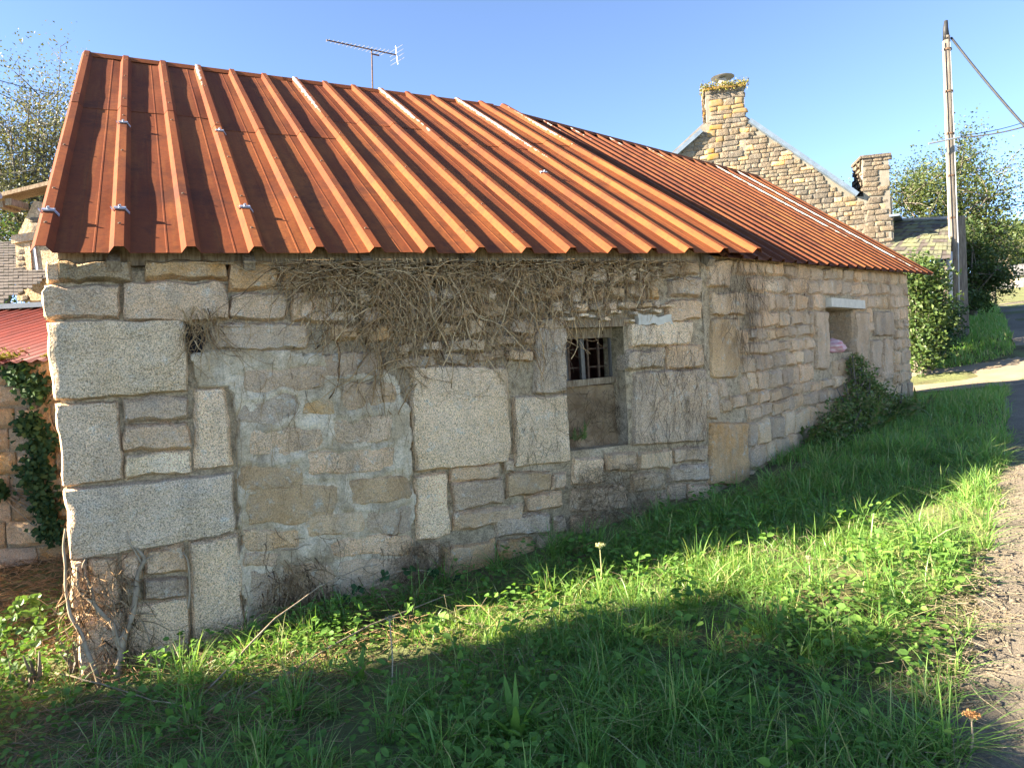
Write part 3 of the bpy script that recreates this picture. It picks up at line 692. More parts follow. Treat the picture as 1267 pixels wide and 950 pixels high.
for i in range(0, 14, 1):
    for t_ in (.06, .17, .34, .52, .63, .80, .95):
        if (i*7+int(t_*100)) % 4 == 0: continue
        t_ += rnd.uniform(-.006, .006)
        p = eaveA(i*PIT+.0).lerp(ridgeA(i*PIT), t_); n_ = on_roof(400, 250)[1]; p = p+n_*(HR+.016)
        mb = MB(); mb.tube([p, p+n_*.006], [.009, .006], 7); mb.build('roof_screw', M['rust_iron'], roof)
# wall plate and rafter ends seen under the sheets
for i in range(7):
    s = .3+i*.66; a = eaveA(s)+nA*.06+V((0, 0, -.012)); b = eaveA(s)+nA*.5+V((0, 0, .28)); mb = MB()
    ax = (b-a).normalized(); mb.box((a+b)/2-V((0, 0, .035)), ax, aA, ax.cross(aA), (b-a).length/2, .03, .03); mb.build('rafter_end', M['old_wood'], roof)
mb = MB(); a, b = eaveA(.05)+nA*.2, eaveA(sK)+nA*.2; mb.box((a+b)/2+V((0, 0, .02)), (b-a).normalized(), nA, V((0, 0, 1)), (b-a).length/2, .05, .05); mb.build('wall_plate', M['old_wood'], barn)
# ================================================================== television aerial behind the ridge
ant = empty('television_aerial', far(461, 125, 10.2)); tag(ant, 'thin television aerial on a mast rising behind the barn roof', 'aerial')
m0, m1 = far(462, 150, 10.2), far(460, 66, 10.2)
MB().tube([m0, m1], .011, 6).build('mast', M['rust_iron'], ant)
b0, b1 = far(404, 50, 9.7), far(491, 68.5, 10.5)
bd = (b1-b0).normalized(); MB().tube([b0, b1], .010, 5).build('boom', M['rust_iron'], ant)
perp = bd.cross(V((0, 0, 1))).normalized(); upv = perp.cross(bd)
for i in range(15):
    p = b0.lerp(b1, .02+.8*i/14); hl = .05+.06*i/14; MB().tube([p-perp*hl, p+perp*hl], .005, 4).build('element', M['galvanised'], ant)
for zz in (-.09, -.03, .03, .09):
    MB().tube([b1+upv*zz-perp*.17, b1+upv*zz+perp*.17], .004, 4).build('reflector_rod', M['galvanised'], ant)
MB().tube([b1-upv*.13, b1+upv*.13], .006, 4).build('reflector_post', M['galvanised'], ant)
p = b0.lerp(b1, .62); MB().tube([p, p-upv*.06, p-upv*.06+bd*.12], .012, 5).build('junction_box', M['rust_iron'], ant)

# ================================================================== stone house with gable behind the barn
house = empty('stone_house', far(960, 420, 18.5)); house.location.z = ground(house.location.x, house.location.y)
tag(house, 'sunlit stone house gable with two chimneys behind the barn', 'house')
hd = V((math.cos(R(-12)), math.sin(R(-12)), 0)); hn = V((-hd.y, hd.x, 0))      # along the gable, and inwards
HF = Frame(far(897, 200, 18.0), hd, hn)
ap = HF.px(899, 128); re_ = HF.px(1060, 243); le = (2*ap[0]-re_[0]-.3, re_[1]); rc = HF.px(1104, 243)[0]
gz = ground(HF.o.x, HF.o.y)-1
hw = MB(); hw.prism([HF.p(le[0], gz, -.012), HF.p(rc, gz, -.012), HF.p(rc, re_[1]-.1, -.012), HF.p(re_[0], re_[1], -.012), HF.p(ap[0], ap[1], -.012), HF.p(le[0], le[1], -.012)], hn*7)
hwall = hw.build('wall', M['mortar_far'], house)
# alike stones share a dozen meshes
VAR = []
UF = Frame((0, 0, 0), (1, 0, 0), (0, 1, 0))
for i in range(14):
    j = lambda: rnd.uniform(-.10, .10)
    VAR.append(stone_mb(UF, [(-.5+j(), .5+j()), (.5+j(), .5+j()), (.5+j(), -.5+j()), (-.5+j(), -.5+j())], proud=.05, k=.16, p=9, irr=.09, rough=.03, back=.2, seed=100+i, den=.2).mesh('wall_stone', True))
def far_stones(fr, inside, s0, s1, z0, z1, hgt, wmin, wmax, parent, mats, seed, limit=300):
    r = random.Random(seed); z = z1; n = 0; lots = []
    ang = math.atan2(fr.u.y, fr.u.x)
    while z > z0:
        h = hgt*r.uniform(.7, 1.3); s = s0+r.uniform(0, wmin)
        while s < s1:
            w_ = r.uniform(wmin, wmax); c = (s+w_/2, z-h/2)
            if inside(*c) and inside(s+.06, c[1]+h*.3) and inside(s+w_-.06, c[1]+h*.3): lots.append((c, w_, h))
            s += w_+.012
        z -= h+.012
    lots.sort(key=lambda q: -q[1]*q[2])
    for c, w_, h in lots[:limit]:
        me = VAR[r.randrange(len(VAR))]; mt = M[r.choice(mats)]
        key = me.name+mt.name
        if key not in VM: VM[key] = me.copy(); VM[key].materials.clear(); VM[key].materials.append(mt)
        o = link('wall_stone', VM[key], None, None, fr.p(c[0], c[1], 0)); o.rotation_euler = (r.uniform(-.03, .03), r.uniform(-.06, .06), ang); o.scale = (w_*1.04, .16, h*1.05); setpar(o, parent)
    if len(lots) > limit:                                     # the smaller rest, joined
        mb = MB()
        for c, w_, h in lots[limit:]:
            me = VAR[r.randrange(len(VAR))]; b = len(mb.v)
            mb.v += [tuple(fr.p(c[0], c[1], 0)+fr.u*(v.co.x*w_*1.04)+fr.n*(v.co.y*.16)+V((0, 0, v.co.z*h*1.05))) for v in me.vertices]
            mb.f += [tuple(q+b for q in p.vertices) for p in me.polygons]
        o = mb.build('small_wall_stones', M[mats[0]], parent, True); o['kind'] = 'stuff'
VM = {}
in_g = lambda s, z: (z < ap[1]-abs(s-ap[0])*(ap[1]-re_[1])/(re_[0]-ap[0])-.03 if s < re_[0] else z < re_[1]-.1) and s < rc-.02
far_stones(HF, in_g, le[0]+2.0, rc, re_[1]-1.35, ap[1], .10, .12, .34, hwall, ('granite_far', 'granite_far', 'granite_far', 'granite_ochre'), 31, 240)
# coping strips on both verges, slate slopes behind
def strip_box(a, b, wd, th, mat, name, par, up_=V((0, 0, 1))):
    ax = (b-a).normalized(); sd = up_.cross(ax).normalized(); mb = MB(); mb.box((a+b)/2, ax, sd, ax.cross(sd), (b-a).length/2, wd/2, th/2); return mb.build(name, M[mat], par)
A_, R_, L_ = HF.p(ap[0], ap[1]+.03, .02), HF.p(re_[0], re_[1]+.03, .02), HF.p(le[0], le[1]+.03, .02)
AR_, AL_ = HF.p(*HF.px(927, 150), .02), HF.p(*HF.px(868, 163), .02)
for a, b in ((AR_, R_), (AL_, L_)): strip_box(a, b, .20, .10, 'zinc', 'verge_flashing', house)
hr = MB(); hr.prism([A_+hn*.2, R_+hn*.2, R_+hn*7.2, A_+hn*7.2], V((0, 0, .07))); hr.build('roof_slope', M['slate'], house)
hr = MB(); hr.prism([A_+hn*.2, L_+hn*.2, L_+hn*7.2, A_+hn*7.2], V((0, 0, .07))); hr.build('roof_slope', M['slate'], house)
def chimney(x0, x1, y0, y1, dep, name, mats, seed, cap):
    s0, zt = HF.px(x0, y0); s1, zb = HF.px(x1, y1); s1 = HF.px(x1, y0)[0]
    mb = MB(); mb.prism([HF.p(s0+.03, zb, .005), HF.p(s1-.03, zb, .005), HF.p(s1-.03, zt, .005), HF.p(s0+.03, zt, .005)], hn*(dep))
    c = mb.build(name, M['mortar_far'], house)
    F1 = Frame(HF.p(0, 0, .017), hd, hn); far_stones(F1, lambda s, z: zb < z < zt and s0 < s < s1, s0+.0, s1-.12, zb, zt, .13, .16, .38, c, mats, seed, 40)
    F3 = Frame(HF.p(s0+.018, 0, .0), hn, hd); far_stones(F3, lambda s, z: zb < z < zt and 0 < s < dep, .02, dep-.1, zb, zt, .13, .16, .38, c, mats, seed+1, 30)
    if cap:
        mb = MB(); mb.prism([HF.p(s0-.02, zt-.02, .05), HF.p(s1+.02, zt-.02, .05), HF.p(s1+.02, zt+.05, .05), HF.p(s0-.02, zt+.05, .05)], hn*(dep+.08)); mb.build('chimney_cap', M[cap], c)
    return c, s0, s1, zt, zb
c1, s0, s1, zt, zb = chimney(871, 922, 112, 195, .75, 'chimney', ('granite_far', 'granite_far', 'granite_far', 'lichen'), 41, 'lichen')
cm = HF.p((s0+s1)/2, zt+.08, -.35); MB().tube([cm, cm+V((0, 0, .26))], [.13, .10], 10).build('chimney_pot', M['concrete'], c1)
mb = MB(); mb.tube([cm+V((0, 0, .30)), cm+V((0, 0, .34)), cm+V((0, 0, .36))], [.30, .20, .02], 12); mb.build('chimney_cowl', M['galvanised'], c1)
c2, *_ = chimney(1065, 1101, 196, 300, .8, 'chimney', ('granite_far', 'granite_far'), 45, 'granite_far')
# moss on the tall chimney's cap
def leaf_np(C, size, flat=0, asp=.55, rng=RNG, nrm=None, fold=.25, rnd6=False):
    """folded leaf quads: centre points C (N,3), sizes (N,)"""
    n = len(C); d = rng.normal(size=(n, 3)); d[:, 2] *= (1-flat); d /= np.linalg.norm(d, axis=1)[:, None]
    if nrm is None: nn = rng.normal(size=(n, 3)); nn[:, 2] += flat*4
    else: nn = nrm+rng.normal(size=(n, 3))*.45
    s = np.cross(nn, d); s /= np.linalg.norm(s, axis=1)[:, None]+1e-9; u = np.cross(d, s)
    L = size[:, None]; wv = s*L*asp*.5; lift_ = u*L*fold*.3
    if not rnd6:
        v = np.stack([C-d*L*.5, C+wv+lift_-d*L*.08, C+d*L*.5-lift_, C-wv+lift_-d*L*.08], 1).reshape(-1, 3)
        b = np.arange(n)[:, None]*4
        return v, np.concatenate([b+np.array([[0, 1, 2]]), b+np.array([[0, 2, 3]])], 0)
    v = np.stack([C-d*L*.5, C+wv*.85+lift_-d*L*.28, C+wv*.9+lift_*.8+d*L*.12, C+d*L*.5-lift_, C-wv*.9+lift_*.8+d*L*.12, C-wv*.85+lift_-d*L*.28], 1).reshape(-1, 3)
    b = np.arange(n)[:, None]*6
    return v, np.concatenate([b+np.array([q]) for q in ([0, 1, 2], [0, 2, 3], [0, 3, 4], [0, 4, 5])], 0)
def leaf_obj(name, C, size, mat, parent=None, **k):
    v, f = leaf_np(np.asarray(C, float), np.asarray(size, float), **k); return npmesh(name, v, f, M[mat], parent)
C = [HF.p(rnd.uniform(s0-.08, s1+.08), zt+.08+abs(rnd.gauss(0, .05)), rnd.uniform(-.75, .12)) for _ in range(900)]
C += [HF.p(rnd.uniform(s0-.08, s1+.08), zt+.06-abs(rnd.gauss(0, .07)), .12) for _ in range(300)]
mo = leaf_obj('roof_moss', C, RNG.uniform(.03, .07, len(C)), 'mossleaf', c1); mo['kind'] = 'stuff'
# lower outbuilding with a mossy slate roof at the foot of the house
ob = empty('slate_outbuilding', far(1130, 400, 16.5)); ob.location.z = ground(ob.location.x, ob.location.y)
tag(ob, 'low outbuilding with a mossy pale slate roof below the right chimney', 'outbuilding')
o0, o1, o2, o3 = far(1112, 273, 18.6), far(1178, 270, 17.9), far(1176, 322, 16.0), far(1040, 322, 16.9)
rw = 11
for j in range(rw):                                           # slate courses, each lapping the next
    t0, t1 = j/rw, (j+1.25)/rw; L0, R0 = o3.lerp(o0, t0), o2.lerp(o1, t0); L1, R1 = o3.lerp(o0, min(t1, 1)), o2.lerp(o1, min(t1, 1))
    nsl = 24
    for i in range(nsl):
        a, b = i/nsl, (i+.96)/nsl; nn = (R0-L0).cross(L1-L0).normalized()*(-1 if (R0-L0).cross(L1-L0).z < 0 else 1)
        jz = nn*rnd.uniform(.0, .015)
        mb = MB(); mb.prism([L0.lerp(R0, a)+nn*.045+jz, L0.lerp(R0, b)+nn*.045+jz, L1.lerp(R1, b)+nn*.015+jz, L1.lerp(R1, a)+nn*.015+jz], -nn*.018); mb.build('slate_tile', M['slate_moss' if rnd.random() < .75 else 'slate_brown'], ob)
mb = MB(); mb.prism([o3+hn*.2, o2+hn*.2, V((o2.x, o2.y, gz))+hn*.2, V((o3.x, o3.y, gz))+hn*.2], hn*.3); mb.build('wall', M['granite_far'], ob)
strip_box(o0, o1, .2, .08, 'concrete', 'ridge_tile', ob); strip_box(HF.p(rc, re_[1]-.55, .1), o0, .22, .05, 'zinc', 'flashing', ob)

# ================================================================== utility pole, stub post, cables
pb = gpt(1183, 421); PY = pb.y
pole = empty('utility_pole', pb); tag(pole, 'weathered grey utility pole with white cable ducts beside the lane', 'pole')
def pp(x, y, dy=0): return far(x, y, PY+dy)
MB().tube([pp(1183, 432), pp(1180, 300), pp(1175, 160), pp(1171, 45)], [.115, .105, .09, .075], 12).build('shaft', M['grey_wood'], pole, True)
MB().tube([pp(1171, 50), pp(1170, 36), pp(1170.5, 26)], [.078, .06, .04], 10).build('pole_cap', M['black_rubber'], pole, True)
for x0, x1, x2 in ((-5, -5, -4.2), (5.5, 5.2, 4.2)):
    MB().tube([pp(1182+x0, 425, -.10), pp(1180+x0, 300, -.10), pp(1175+x1, 160, -.08), pp(1171+x2, 52, -.06)], .013, 6).build('cable_duct', M['white_pvc'], pole, True)
MB().tube([pp(1175, 425, -.16), pp(1174, 330, -.16), pp(1174, 312, -.14)], .075, 10).build('cable_guard', M['white_pvc'], pole, True)
MB().tube([pp(1168.5, 425, -.12), pp(1168, 330, -.12), pp(1172, 300, -.1)], .035, 8).build('cable', M['black_rubber'], pole, True)
for y in range(62, 330, 52):
    c = pp(1171.0+(y-45)*12/370, y); MB().tube([c-V((0, 0, .02)), c+V((0, 0, .02))], .104, 12, False).build('strap', M['rust_iron'], pole)
MB().tube([pp(1149, 178, -.15), pp(1188, 170, -.15)], .022, 6).build('crossarm', M['galvanised'], pole)
MB().tube([pp(1186, 171, -.12), pp(1189, 180, -.12), pp(1187, 190, -.12), pp(1182, 186, -.1)], .010, 5).build('cable_loop', M['black_rubber'], pole, True)
def cable(name, a, b, sag, r_, label):
    pts = [a.lerp(b, i/20)-V((0, 0, sag*4*(i/20)*(1-i/20))) for i in range(21)]
    o = MB().tube(pts, r_, 5).build(name, M['black_rubber'], None, True); return tag(o, label, 'cable', 'overhead cables')
cable('overhead_cable', pp(1177, 47), far(1420, 306, PY-4.5), .22, .026, 'thick black overhead cable falling from the pole top')
cable('overhead_cable', pp(1188, 170), far(1420, 84, PY-3.5), .30, .016, 'thin overhead wire leaving the pole at its crossarm')
cable('overhead_cable', pp(1190, 168), far(1420, 62, PY+1), .42, .009, 'faint upper wire just above the crossarm wire')
cable('overhead_cable', far(-70, 78, 18), far(100, 122, 24), .1, .012, 'thin wire crossing the sky left of the barn roof')
sb = gpt(1192, 418); st_ = far(1185, 268, sb.y)
mb = MB(); mb.box(V((sb.x, sb.y, (sb.z-.3+st_.z)/2)), hd, hn, V((0, 0, 1)), .10, .09, (st_.z-sb.z+.3)/2)
po = mb.build('stub_post', M['grey_wood']); tag(po, 'shorter square grey post standing right against the utility pole', 'post')

# ================================================================== trees and hedges
def tree(name, label, base, trunk_top, crown, rad, nl, lsize, mat, seed, group=None, limbs=9, trad=.14, twig=.5, spread=.28, bare=0):
    r = random.Random(seed); g = np.random.default_rng(seed); base, top, cr = V(base), V(trunk_top), V(crown)
    root = empty(name, base); tag(root, label, 'tree', group)
    mb = MB(); mid = base.lerp(top, .5)+V((r.uniform(-.1, .1), r.uniform(-.1, .1), 0)); mb.tube([base-V((0, 0, .2)), mid, top], [trad*1.25, trad, trad*.8], 9)
    tips = []
    for i in range(limbs):
        while True:
            d = V((r.gauss(0, 1), r.gauss(0, 1), r.gauss(.2, .8))); 
            if d.length > .4: break
        d.normalize(); e = cr+V((d.x*rad[0], d.y*rad[1], d.z*rad[2]))*r.uniform(.7, 1.0)
        st = base.lerp(top, r.uniform(.65, 1)); m1 = st.lerp(e, .45)+V((r.gauss(0, .15), r.gauss(0, .15), r.uniform(0, .3)))*rad[0]*.4
        mb.tube([st, st.lerp(m1, .5)+V((0, 0, .05)), m1, e], [trad*.5, trad*.4, trad*.28, trad*.06], 6)
        for k in range(7):
            f = r.uniform(.3, 1); s0_ = m1.lerp(e, f) if f > .5 else st.lerp(m1, f*2)
            e2_ = s0_+V((r.gauss(0, 1), r.gauss(0, 1), r.gauss(.25, .8)))*rad[0]*twig
            mb.tube([s0_, s0_.lerp(e2_, .5)+V((r.gauss(0, .04), r.gauss(0, .04), .03)), e2_], [trad*.16, trad*.10, trad*.03], 4)
            for q in range(4):
                f2 = r.uniform(.3, 1); a_ = s0_.lerp(e2_, f2); b_ = a_+V((r.gauss(0, 1), r.gauss(0, 1), r.gauss(.3, .7)))*rad[0]*twig*.42
                mb.tube([a_, b_], [trad*.07, trad*.02], 3, False); tips.append(b_); tips.append(a_.lerp(b_, .5))
            tips.append(e2_)
    mb.build('trunk', M['bark'], root, True)
    T = np.array([tuple(q) for q in tips]); T = T[T[:, 2] > base.z+.25]
    wgt = g.uniform(0, 1, len(T))**1.5; wgt[g.uniform(0, 1, len(T)) < bare] = 0; idx = g.choice(len(T), nl, p=wgt/wgt.sum())
    C = T[idx]+g.normal(size=(nl, 3))*rad[0]*spread*.5
    leaf_obj('crown', C, g.uniform(.6, 1.3, nl)*lsize, mat, root, flat=.25, rng=g)
    return root
def gz_(x, y): return V((x, y, ground(x, y)))
c_ = far(1176, 268, 23); tree('deciduous_tree', 'broad yellow green tree behind the utility pole', gz_(c_.x, c_.y), c_-V((0, 0, 1.0)), c_, (1.85, 1.8, 2.0), 32000, .095, 'tree_green', 3, 'trees behind the pole', 22, .15, .42, .26)
c_ = far(1203, 345, 21); tree('deciduous_tree', 'dark bushy tree low down right of the utility pole', gz_(c_.x, c_.y), c_-V((0, 0, .6)), c_, (.8, .9, 1.35), 12000, .10, 'tree_dark', 4, 'trees behind the pole', 10, .1)
c_ = far(1228, 318, 27); tree('deciduous_tree', 'small reddish tree at the lane side before the far house', gz_(c_.x, c_.y), c_-V((0, 0, .6)), c_, (.7, .8, .8), 2200, .11, 'tree_autumn', 5, 'trees behind the pole', 7, .08)
c_ = far(38, 205, 22); tree('deciduous_tree', 'thin autumn tree losing its leaves left of the barn roof', gz_(c_.x, c_.y), c_-V((0, 0, 2.2)), c_, (2.3, 2.2, 2.5), 36000, .09, 'tree_autumn', 8, None, 36, .15, .42, .30, .1)
c_ = far(6, 330, 19); tree('deciduous_tree', 'dark evergreen tree behind the neighbour roof at the left edge', gz_(c_.x-.6, c_.y), c_-V((0, 0, .6)), c_-V((.3, 0, 0)), (.8, .9, 1.2), 3000, .11, 'tree_dark', 9, None, 8, .1)
def bush(name, label, pts, n, size, mat, seed, cat='bush', group=None, core_=True):
    g = np.random.default_rng(seed); root = empty(name, pts[0][0]); tag(root, label, cat, group); C = []
    tot = sum(q[1]**2 for q in pts)
    for c, r_, *o in pts:
        k = int(n*r_**2/tot); d = g.normal(size=(k, 3)); d /= np.linalg.norm(d, axis=1)[:, None]; rr = r_*g.uniform(.2, 1.25, k)**.6*(1+.25*np.sin(d[:, 0]*5+d[:, 2]*7+r_*40))
        C.append(np.array(tuple(c))+d*rr[:, None]*np.array([1, 1, o[0] if o else 1]))
    C = np.concatenate(C); leaf_obj('foliage', C, g.uniform(.6, 1.3, len(C))*size, mat, root, flat=.3, rng=g, asp=.6)
    if core_:
        mb = MB()
        for c, r_, *o in pts:
            for _ in range(6):
                e = V(c)+V((g.normal()*.5, g.normal()*.5, abs(g.normal())*.5))*r_; b_ = V((c[0], c[1], ground(c[0], c[1])-.05)); mb.tube([b_, b_.lerp(e, .5)+V((.02, .01, 0)), e], [.02, .014, .004], 4)
        mb.build('stems', M['bark'], root)['kind'] = 'stuff'
    return root
bush('laurel_hedge', 'bushy light green hedge against the far corner of the barn', [(far(1138, 360, 15), .50), (far(1147, 385, 15), .52), (far(1136, 412, 14.8), .48), (far(1152, 342, 15.4), .40), (far(1128, 345, 15), .48), (far(1138, 436, 14.6), .38)], 6500, .10, 'laurel', 51, 'hedge')
bush('ivy_bush', 'dark ivy bush wrapped around the foot of the utility pole', [(far(1162, 412, 15.6), .40), (far(1170, 390, 15.9), .36), (far(1152, 428, 15.2), .36)], 3800, .08, 'ivy', 52, 'bush')
# wooded hill and far house
hl = MB(); hp = [(70+i*4, 90+14*math.sin(i*.9)) for i in range(14)]
wood = []
for i in range(46):
    p = far(1236+rnd.uniform(-6, 60), rnd.uniform(292, 330), rnd.uniform(82, 100)); wood.append((p, rnd.uniform(1.6, 2.8)))
g = np.random.default_rng(5); C = np.concatenate([np.array(tuple(c))+g.normal(size=(420, 3))*r_*.5 for c, r_ in wood])
wd = leaf_obj('far_wood', C, g.uniform(.35, .8, len(C)), 'tree_green', None, flat=.3, rng=g); tag(wd, 'wooded hillside far up the lane', 'wood', None, 'stuff')
fh = empty('far_house', far(1260, 360, 46)); fh.location.z = ground(fh.location.x, fh.location.y); tag(fh, 'long cream far house with slate roof and dormers up the lane', 'house')
FD = V((math.cos(R(-34)), math.sin(R(-34)), 0)); FN = V((-FD.y, FD.x, 0)); FF = Frame(far(1220, 350, 46), FD, FN)
f0_, f1_ = FF.px(1219, 345), FF.px(1330, 345); zb_ = FF.px(1240, 372)[1]; zr = FF.px(1240, 325)[1]
mb = MB(); mb.prism([FF.p(f0_[0], zb_-1), FF.p(f1_[0], zb_-1), FF.p(f1_[0], f0_[1]), FF.p(f0_[0], f0_[1])], FN*5); mb.build('wall', M['cream'] if 'cream' in M else M['granite_far'], fh)
mb = MB(); mb.prism([FF.p(f0_[0]-.15, f0_[1], .25), FF.p(f0_[0]-.15, zr, -2.5), FF.p(f0_[0]-.15, f0_[1], -5.25)], FD*(f1_[0]-f0_[0]+.3)); mb.build('roof', M['slate'], fh)
for x in (1228, 1238.5, 1248.5):
    s, z = FF.px(x, 346); mb = MB(); mb.prism([FF.p(s-.22, z-.1, .05), FF.p(s+.22, z-.1, .05), FF.p(s+.22, z+.45, .05), FF.p(s, z+.75, .05), FF.p(s-.22, z+.45, .05)], FN*1.2); mb.build('dormer', M['granite_far'], fh)
    MB().box(FF.p(s, z+.2, .06), FD, FN, V((0, 0, 1)), .11, .03, .18).build('window', M['inside_shade'], fh)
for x in (1229, 1239, 1249, 1262): s, z = FF.px(x, 358); MB().box(FF.p(s, z, .02), FD, FN, V((0, 0, 1)), .2, .06, .42).build('window', M['slate'], fh)
s, z = FF.px(1239, 326); MB().box(FF.p(s, z+.1, -2.4), FD, FN, V((0, 0, 1)), .45, .35, .55).build('chimney', M['granite_far'], fh)

# ================================================================== left: lean-to shed and neighbour house
shed = empty('lean_to_shed', V((-5, 6.6, ground(-5, 6.6)))); tag(shed, 'low stone lean-to under red corrugated sheets left of the barn', 'shed')
LF = Frame((-3.2, 6.15, 0), (-1, .05, 0), (0, 1, 0))
LF = Frame((-7.2, 6.15, 0), (1, 0, 0), (0, 1, 0))
mb = MB(); zE = LF.px(20, 446)[1]; mb.prism([LF.p(0, -2.4, -.03), LF.p(3.55, -2.4, -.03), LF.p(3.55, zE, -.03), LF.p(0, zE, -.03)], V((0, .4, 0))); lw = mb.build('wall', M['mortar'], shed)
courses(LF, [-1.95, -1.62, -1.36, -1.12, -.9, -.72, -.5, -.32, -.12, .06, zE], .4, 3.5, .25, .55, lw, mats=('granite_ochre', 'granite_brown'), seed=61, k=.15, p=9, irr=.01, rough=.012, proud=.025, den=.055)
zT = far(20, 382, 7.4).z
mb = MB(); N = 170; vs = []
for i in range(N+1):
    x = -7.3+i*(4.3/N); h = .013*math.sin(i*2*math.pi/4.6)
    vs += [V((x-.9, 5.98, zE-.02+h)), V((x+.15, 7.45, zT+h))]
mb.add(vs, [(2*i, 2*i+2, 2*i+3, 2*i+1) for i in range(N)]); o = mb.build('roof_sheet', M['red_corrugated'], shed, True); so_ = o.modifiers.new('t', 'SOLIDIFY'); so_.thickness = .004
strip_box(V((-7.3, 7.46, zT+.03)), V((-3.6, 7.46, zT+.03)), .16, .05, 'zinc', 'ridge_flashing', shed)
g = np.random.default_rng(71); n = 1500; X = g.uniform(-6.5, -3.6, n); Y = 5.98+np.abs(g.normal(0, .10, n)); keep = np.sin(X*5)+np.sin(X*13+1) > -.9
Cm = np.stack([X, Y, zE+(Y-5.98)*(zT-zE)/1.47+.012], 1)[keep]; mo = leaf_obj('roof_moss', Cm, g.uniform(.02, .06, len(Cm)), 'mossleaf', shed, flat=.6, rng=g); mo['kind'] = 'stuff'
# ivy on that wall
def ivy(name, label, fr, pts, n, size, seed, mat='ivy'):
    g = np.random.default_rng(seed); C = []
    for (x, y, r_) in pts:
        s, z = fr.px(x, y); k = n//len(pts)
        C += [tuple(fr.p(s+g.normal()*r_, z+g.normal()*r_, .05+abs(g.normal())*.05)) for _ in range(k)]
    root = empty(name, fr.p(*fr.px(pts[-1][0], pts[-1][1]))); tag(root, label, 'ivy'); nr = np.tile(np.array(tuple(-fr.n))+np.array([0, 0, .3]), (len(C), 1))
    leaf_obj('foliage', C, g.uniform(.6, 1.3, len(C))*size, mat, root, nrm=nr, rng=g, asp=.85)
    mb = MB()
    for i in range(7):
        p = [fr.p(fr.px(x, y)[0]+g.normal()*.08, fr.px(x, y)[1]+g.normal()*.05, .03) for x, y, _ in pts]; mb.tube(p, .007, 4)
    mb.build('stems', M['woody_vine'], root)['kind'] = 'stuff'
    return root
ivy('wall_ivy', 'dark ivy hanging over the lean-to wall beside the barn corner', LF, [(30, 462, .05), (52, 480, .06), (44, 525, .06), (58, 550, .07), (52, 585, .07), (62, 620, .06), (6, 605, .03), (70, 650, .06)], 2600, .05, 81)
nh = empty('neighbour_house', V((-7.5, 11.5, ground(-7.5, 11.5)))); tag(nh, 'stone neighbour house with dormer window and slate roof at the left edge', 'house')
NF = Frame(far(40, 300, 11.0), (1, -.05, 0), (.05, 1, 0))
Nq = lambda x, y, d=0: NF.p(*NF.px(x, y), d)
mb = MB(); mb.prism([Nq(21, 372), Nq(62, 372), Nq(75, 310), Nq(75, 255), Nq(42, 248), Nq(19, 296)], NF.n*.6); nw = mb.build('dormer_wall', M['mortar'], nh)
def in_n(x0, y0, x1, y1): 
    a, b = NF.px(x0, y1), NF.px(x1, y0); return lambda s, z: a[0] < s < b[0] and a[1] < z < b[1]
a, b = NF.px(20, 372), NF.px(62, 240)
far_stones(NF, in_n(22, 302, 31, 372), a[0], b[0], a[1], b[1], .09, .1, .16, nw, ('granite_far',), 91)
hgt = NF.px(42, 250)[1]; kx = NF.px(42, 250)[0]; wl_ = NF.px(20, 292)
far_stones(NF, lambda s, z: z > wl_[1]+.02 and z < hgt-abs(s-kx)*1.9-.0 and s < kx+.6, a[0], b[0]+.2, a[1], b[1], .10, .14, .26, nw, ('granite_far',), 92)
mb = MB(); mb.prism([Nq(17, 302, .05), Nq(66, 294, .05), Nq(66, 284, .05), Nq(17, 292, .05)], NF.n*.2); mb.build('window_lintel', M['granite'], nw)
mb = MB(); mb.prism([Nq(31, 302, .02), Nq(38, 301, .02), Nq(42, 352, .02), Nq(36, 353, .02)], NF.n*.1); mb.build('window_jamb', M['granite'], nw)
mb = MB(); mb.prism([Nq(39, 301, -.06), Nq(62, 297, -.06), Nq(62, 352, -.06), Nq(44, 352, -.06)], NF.n*.03); wi = mb.build('window', M['glass_dark'], nh)
strip_box(Nq(42, 301, -.02), Nq(49, 351, -.02), .05, .06, 'white_pvc', 'window_frame', wi, V((.3, 1, 0)))
mb = MB(); mb.prism([Nq(-60, 262, .12), Nq(80, 228, .12), Nq(80, 228, -.2), Nq(-60, 262, -.2)], V((0, 0, .06))); mb.build('dormer_roof', M['old_wood'], nh)
MB().tube([Nq(-60, 262, .26), Nq(16, 247, .26)], .05, 8).build('gutter', M['galvanised'], nh)
for x in (14, 24): MB().box(Nq(x, 257-(x-14)*.3, .05), NF.u, NF.n, V((0, 0, 1)), .05, .18, .05).build('rafter_end', M['old_wood'], nh)
p0, p1, p2, p3 = far(-90, 385, 9.5), far(64, 380, 9.5), far(64, 300, 12.5), far(-90, 395, 12.5)
p3 = far(-90, 300, 12.5)
rw, nsl = 22, 26
for j in range(rw):
    t0, t1 = j/rw, min(1, (j+1.3)/rw); La, Ra, Lb, Rb = p0.lerp(p3, t0), p1.lerp(p2, t0), p0.lerp(p3, t1), p1.lerp(p2, t1)
    for i in range(12, nsl):
        a, b = i/nsl, (i+.96)/nsl
        if La.lerp(Ra, (a+b)/2).x > far(24+(j*1.0), 380, 10).x: continue
        z_ = V((0, 0, .03+rnd.uniform(0, .012))); mb = MB(); mb.prism([La.lerp(Ra, a)+z_, La.lerp(Ra, b)+z_, Lb.lerp(Rb, b)+z_*.3, Lb.lerp(Rb, a)+z_*.3], V((0, 0, -.012))); mb.build('slate_tile', M['slate_brown'], nh)
mb = MB(); mb.prism([p0, p1, V((p1.x, p1.y, -2)), V((p0.x, p0.y, -2))], V((0, 2, 0))); mb.build('wall', M['granite_far'], nh)
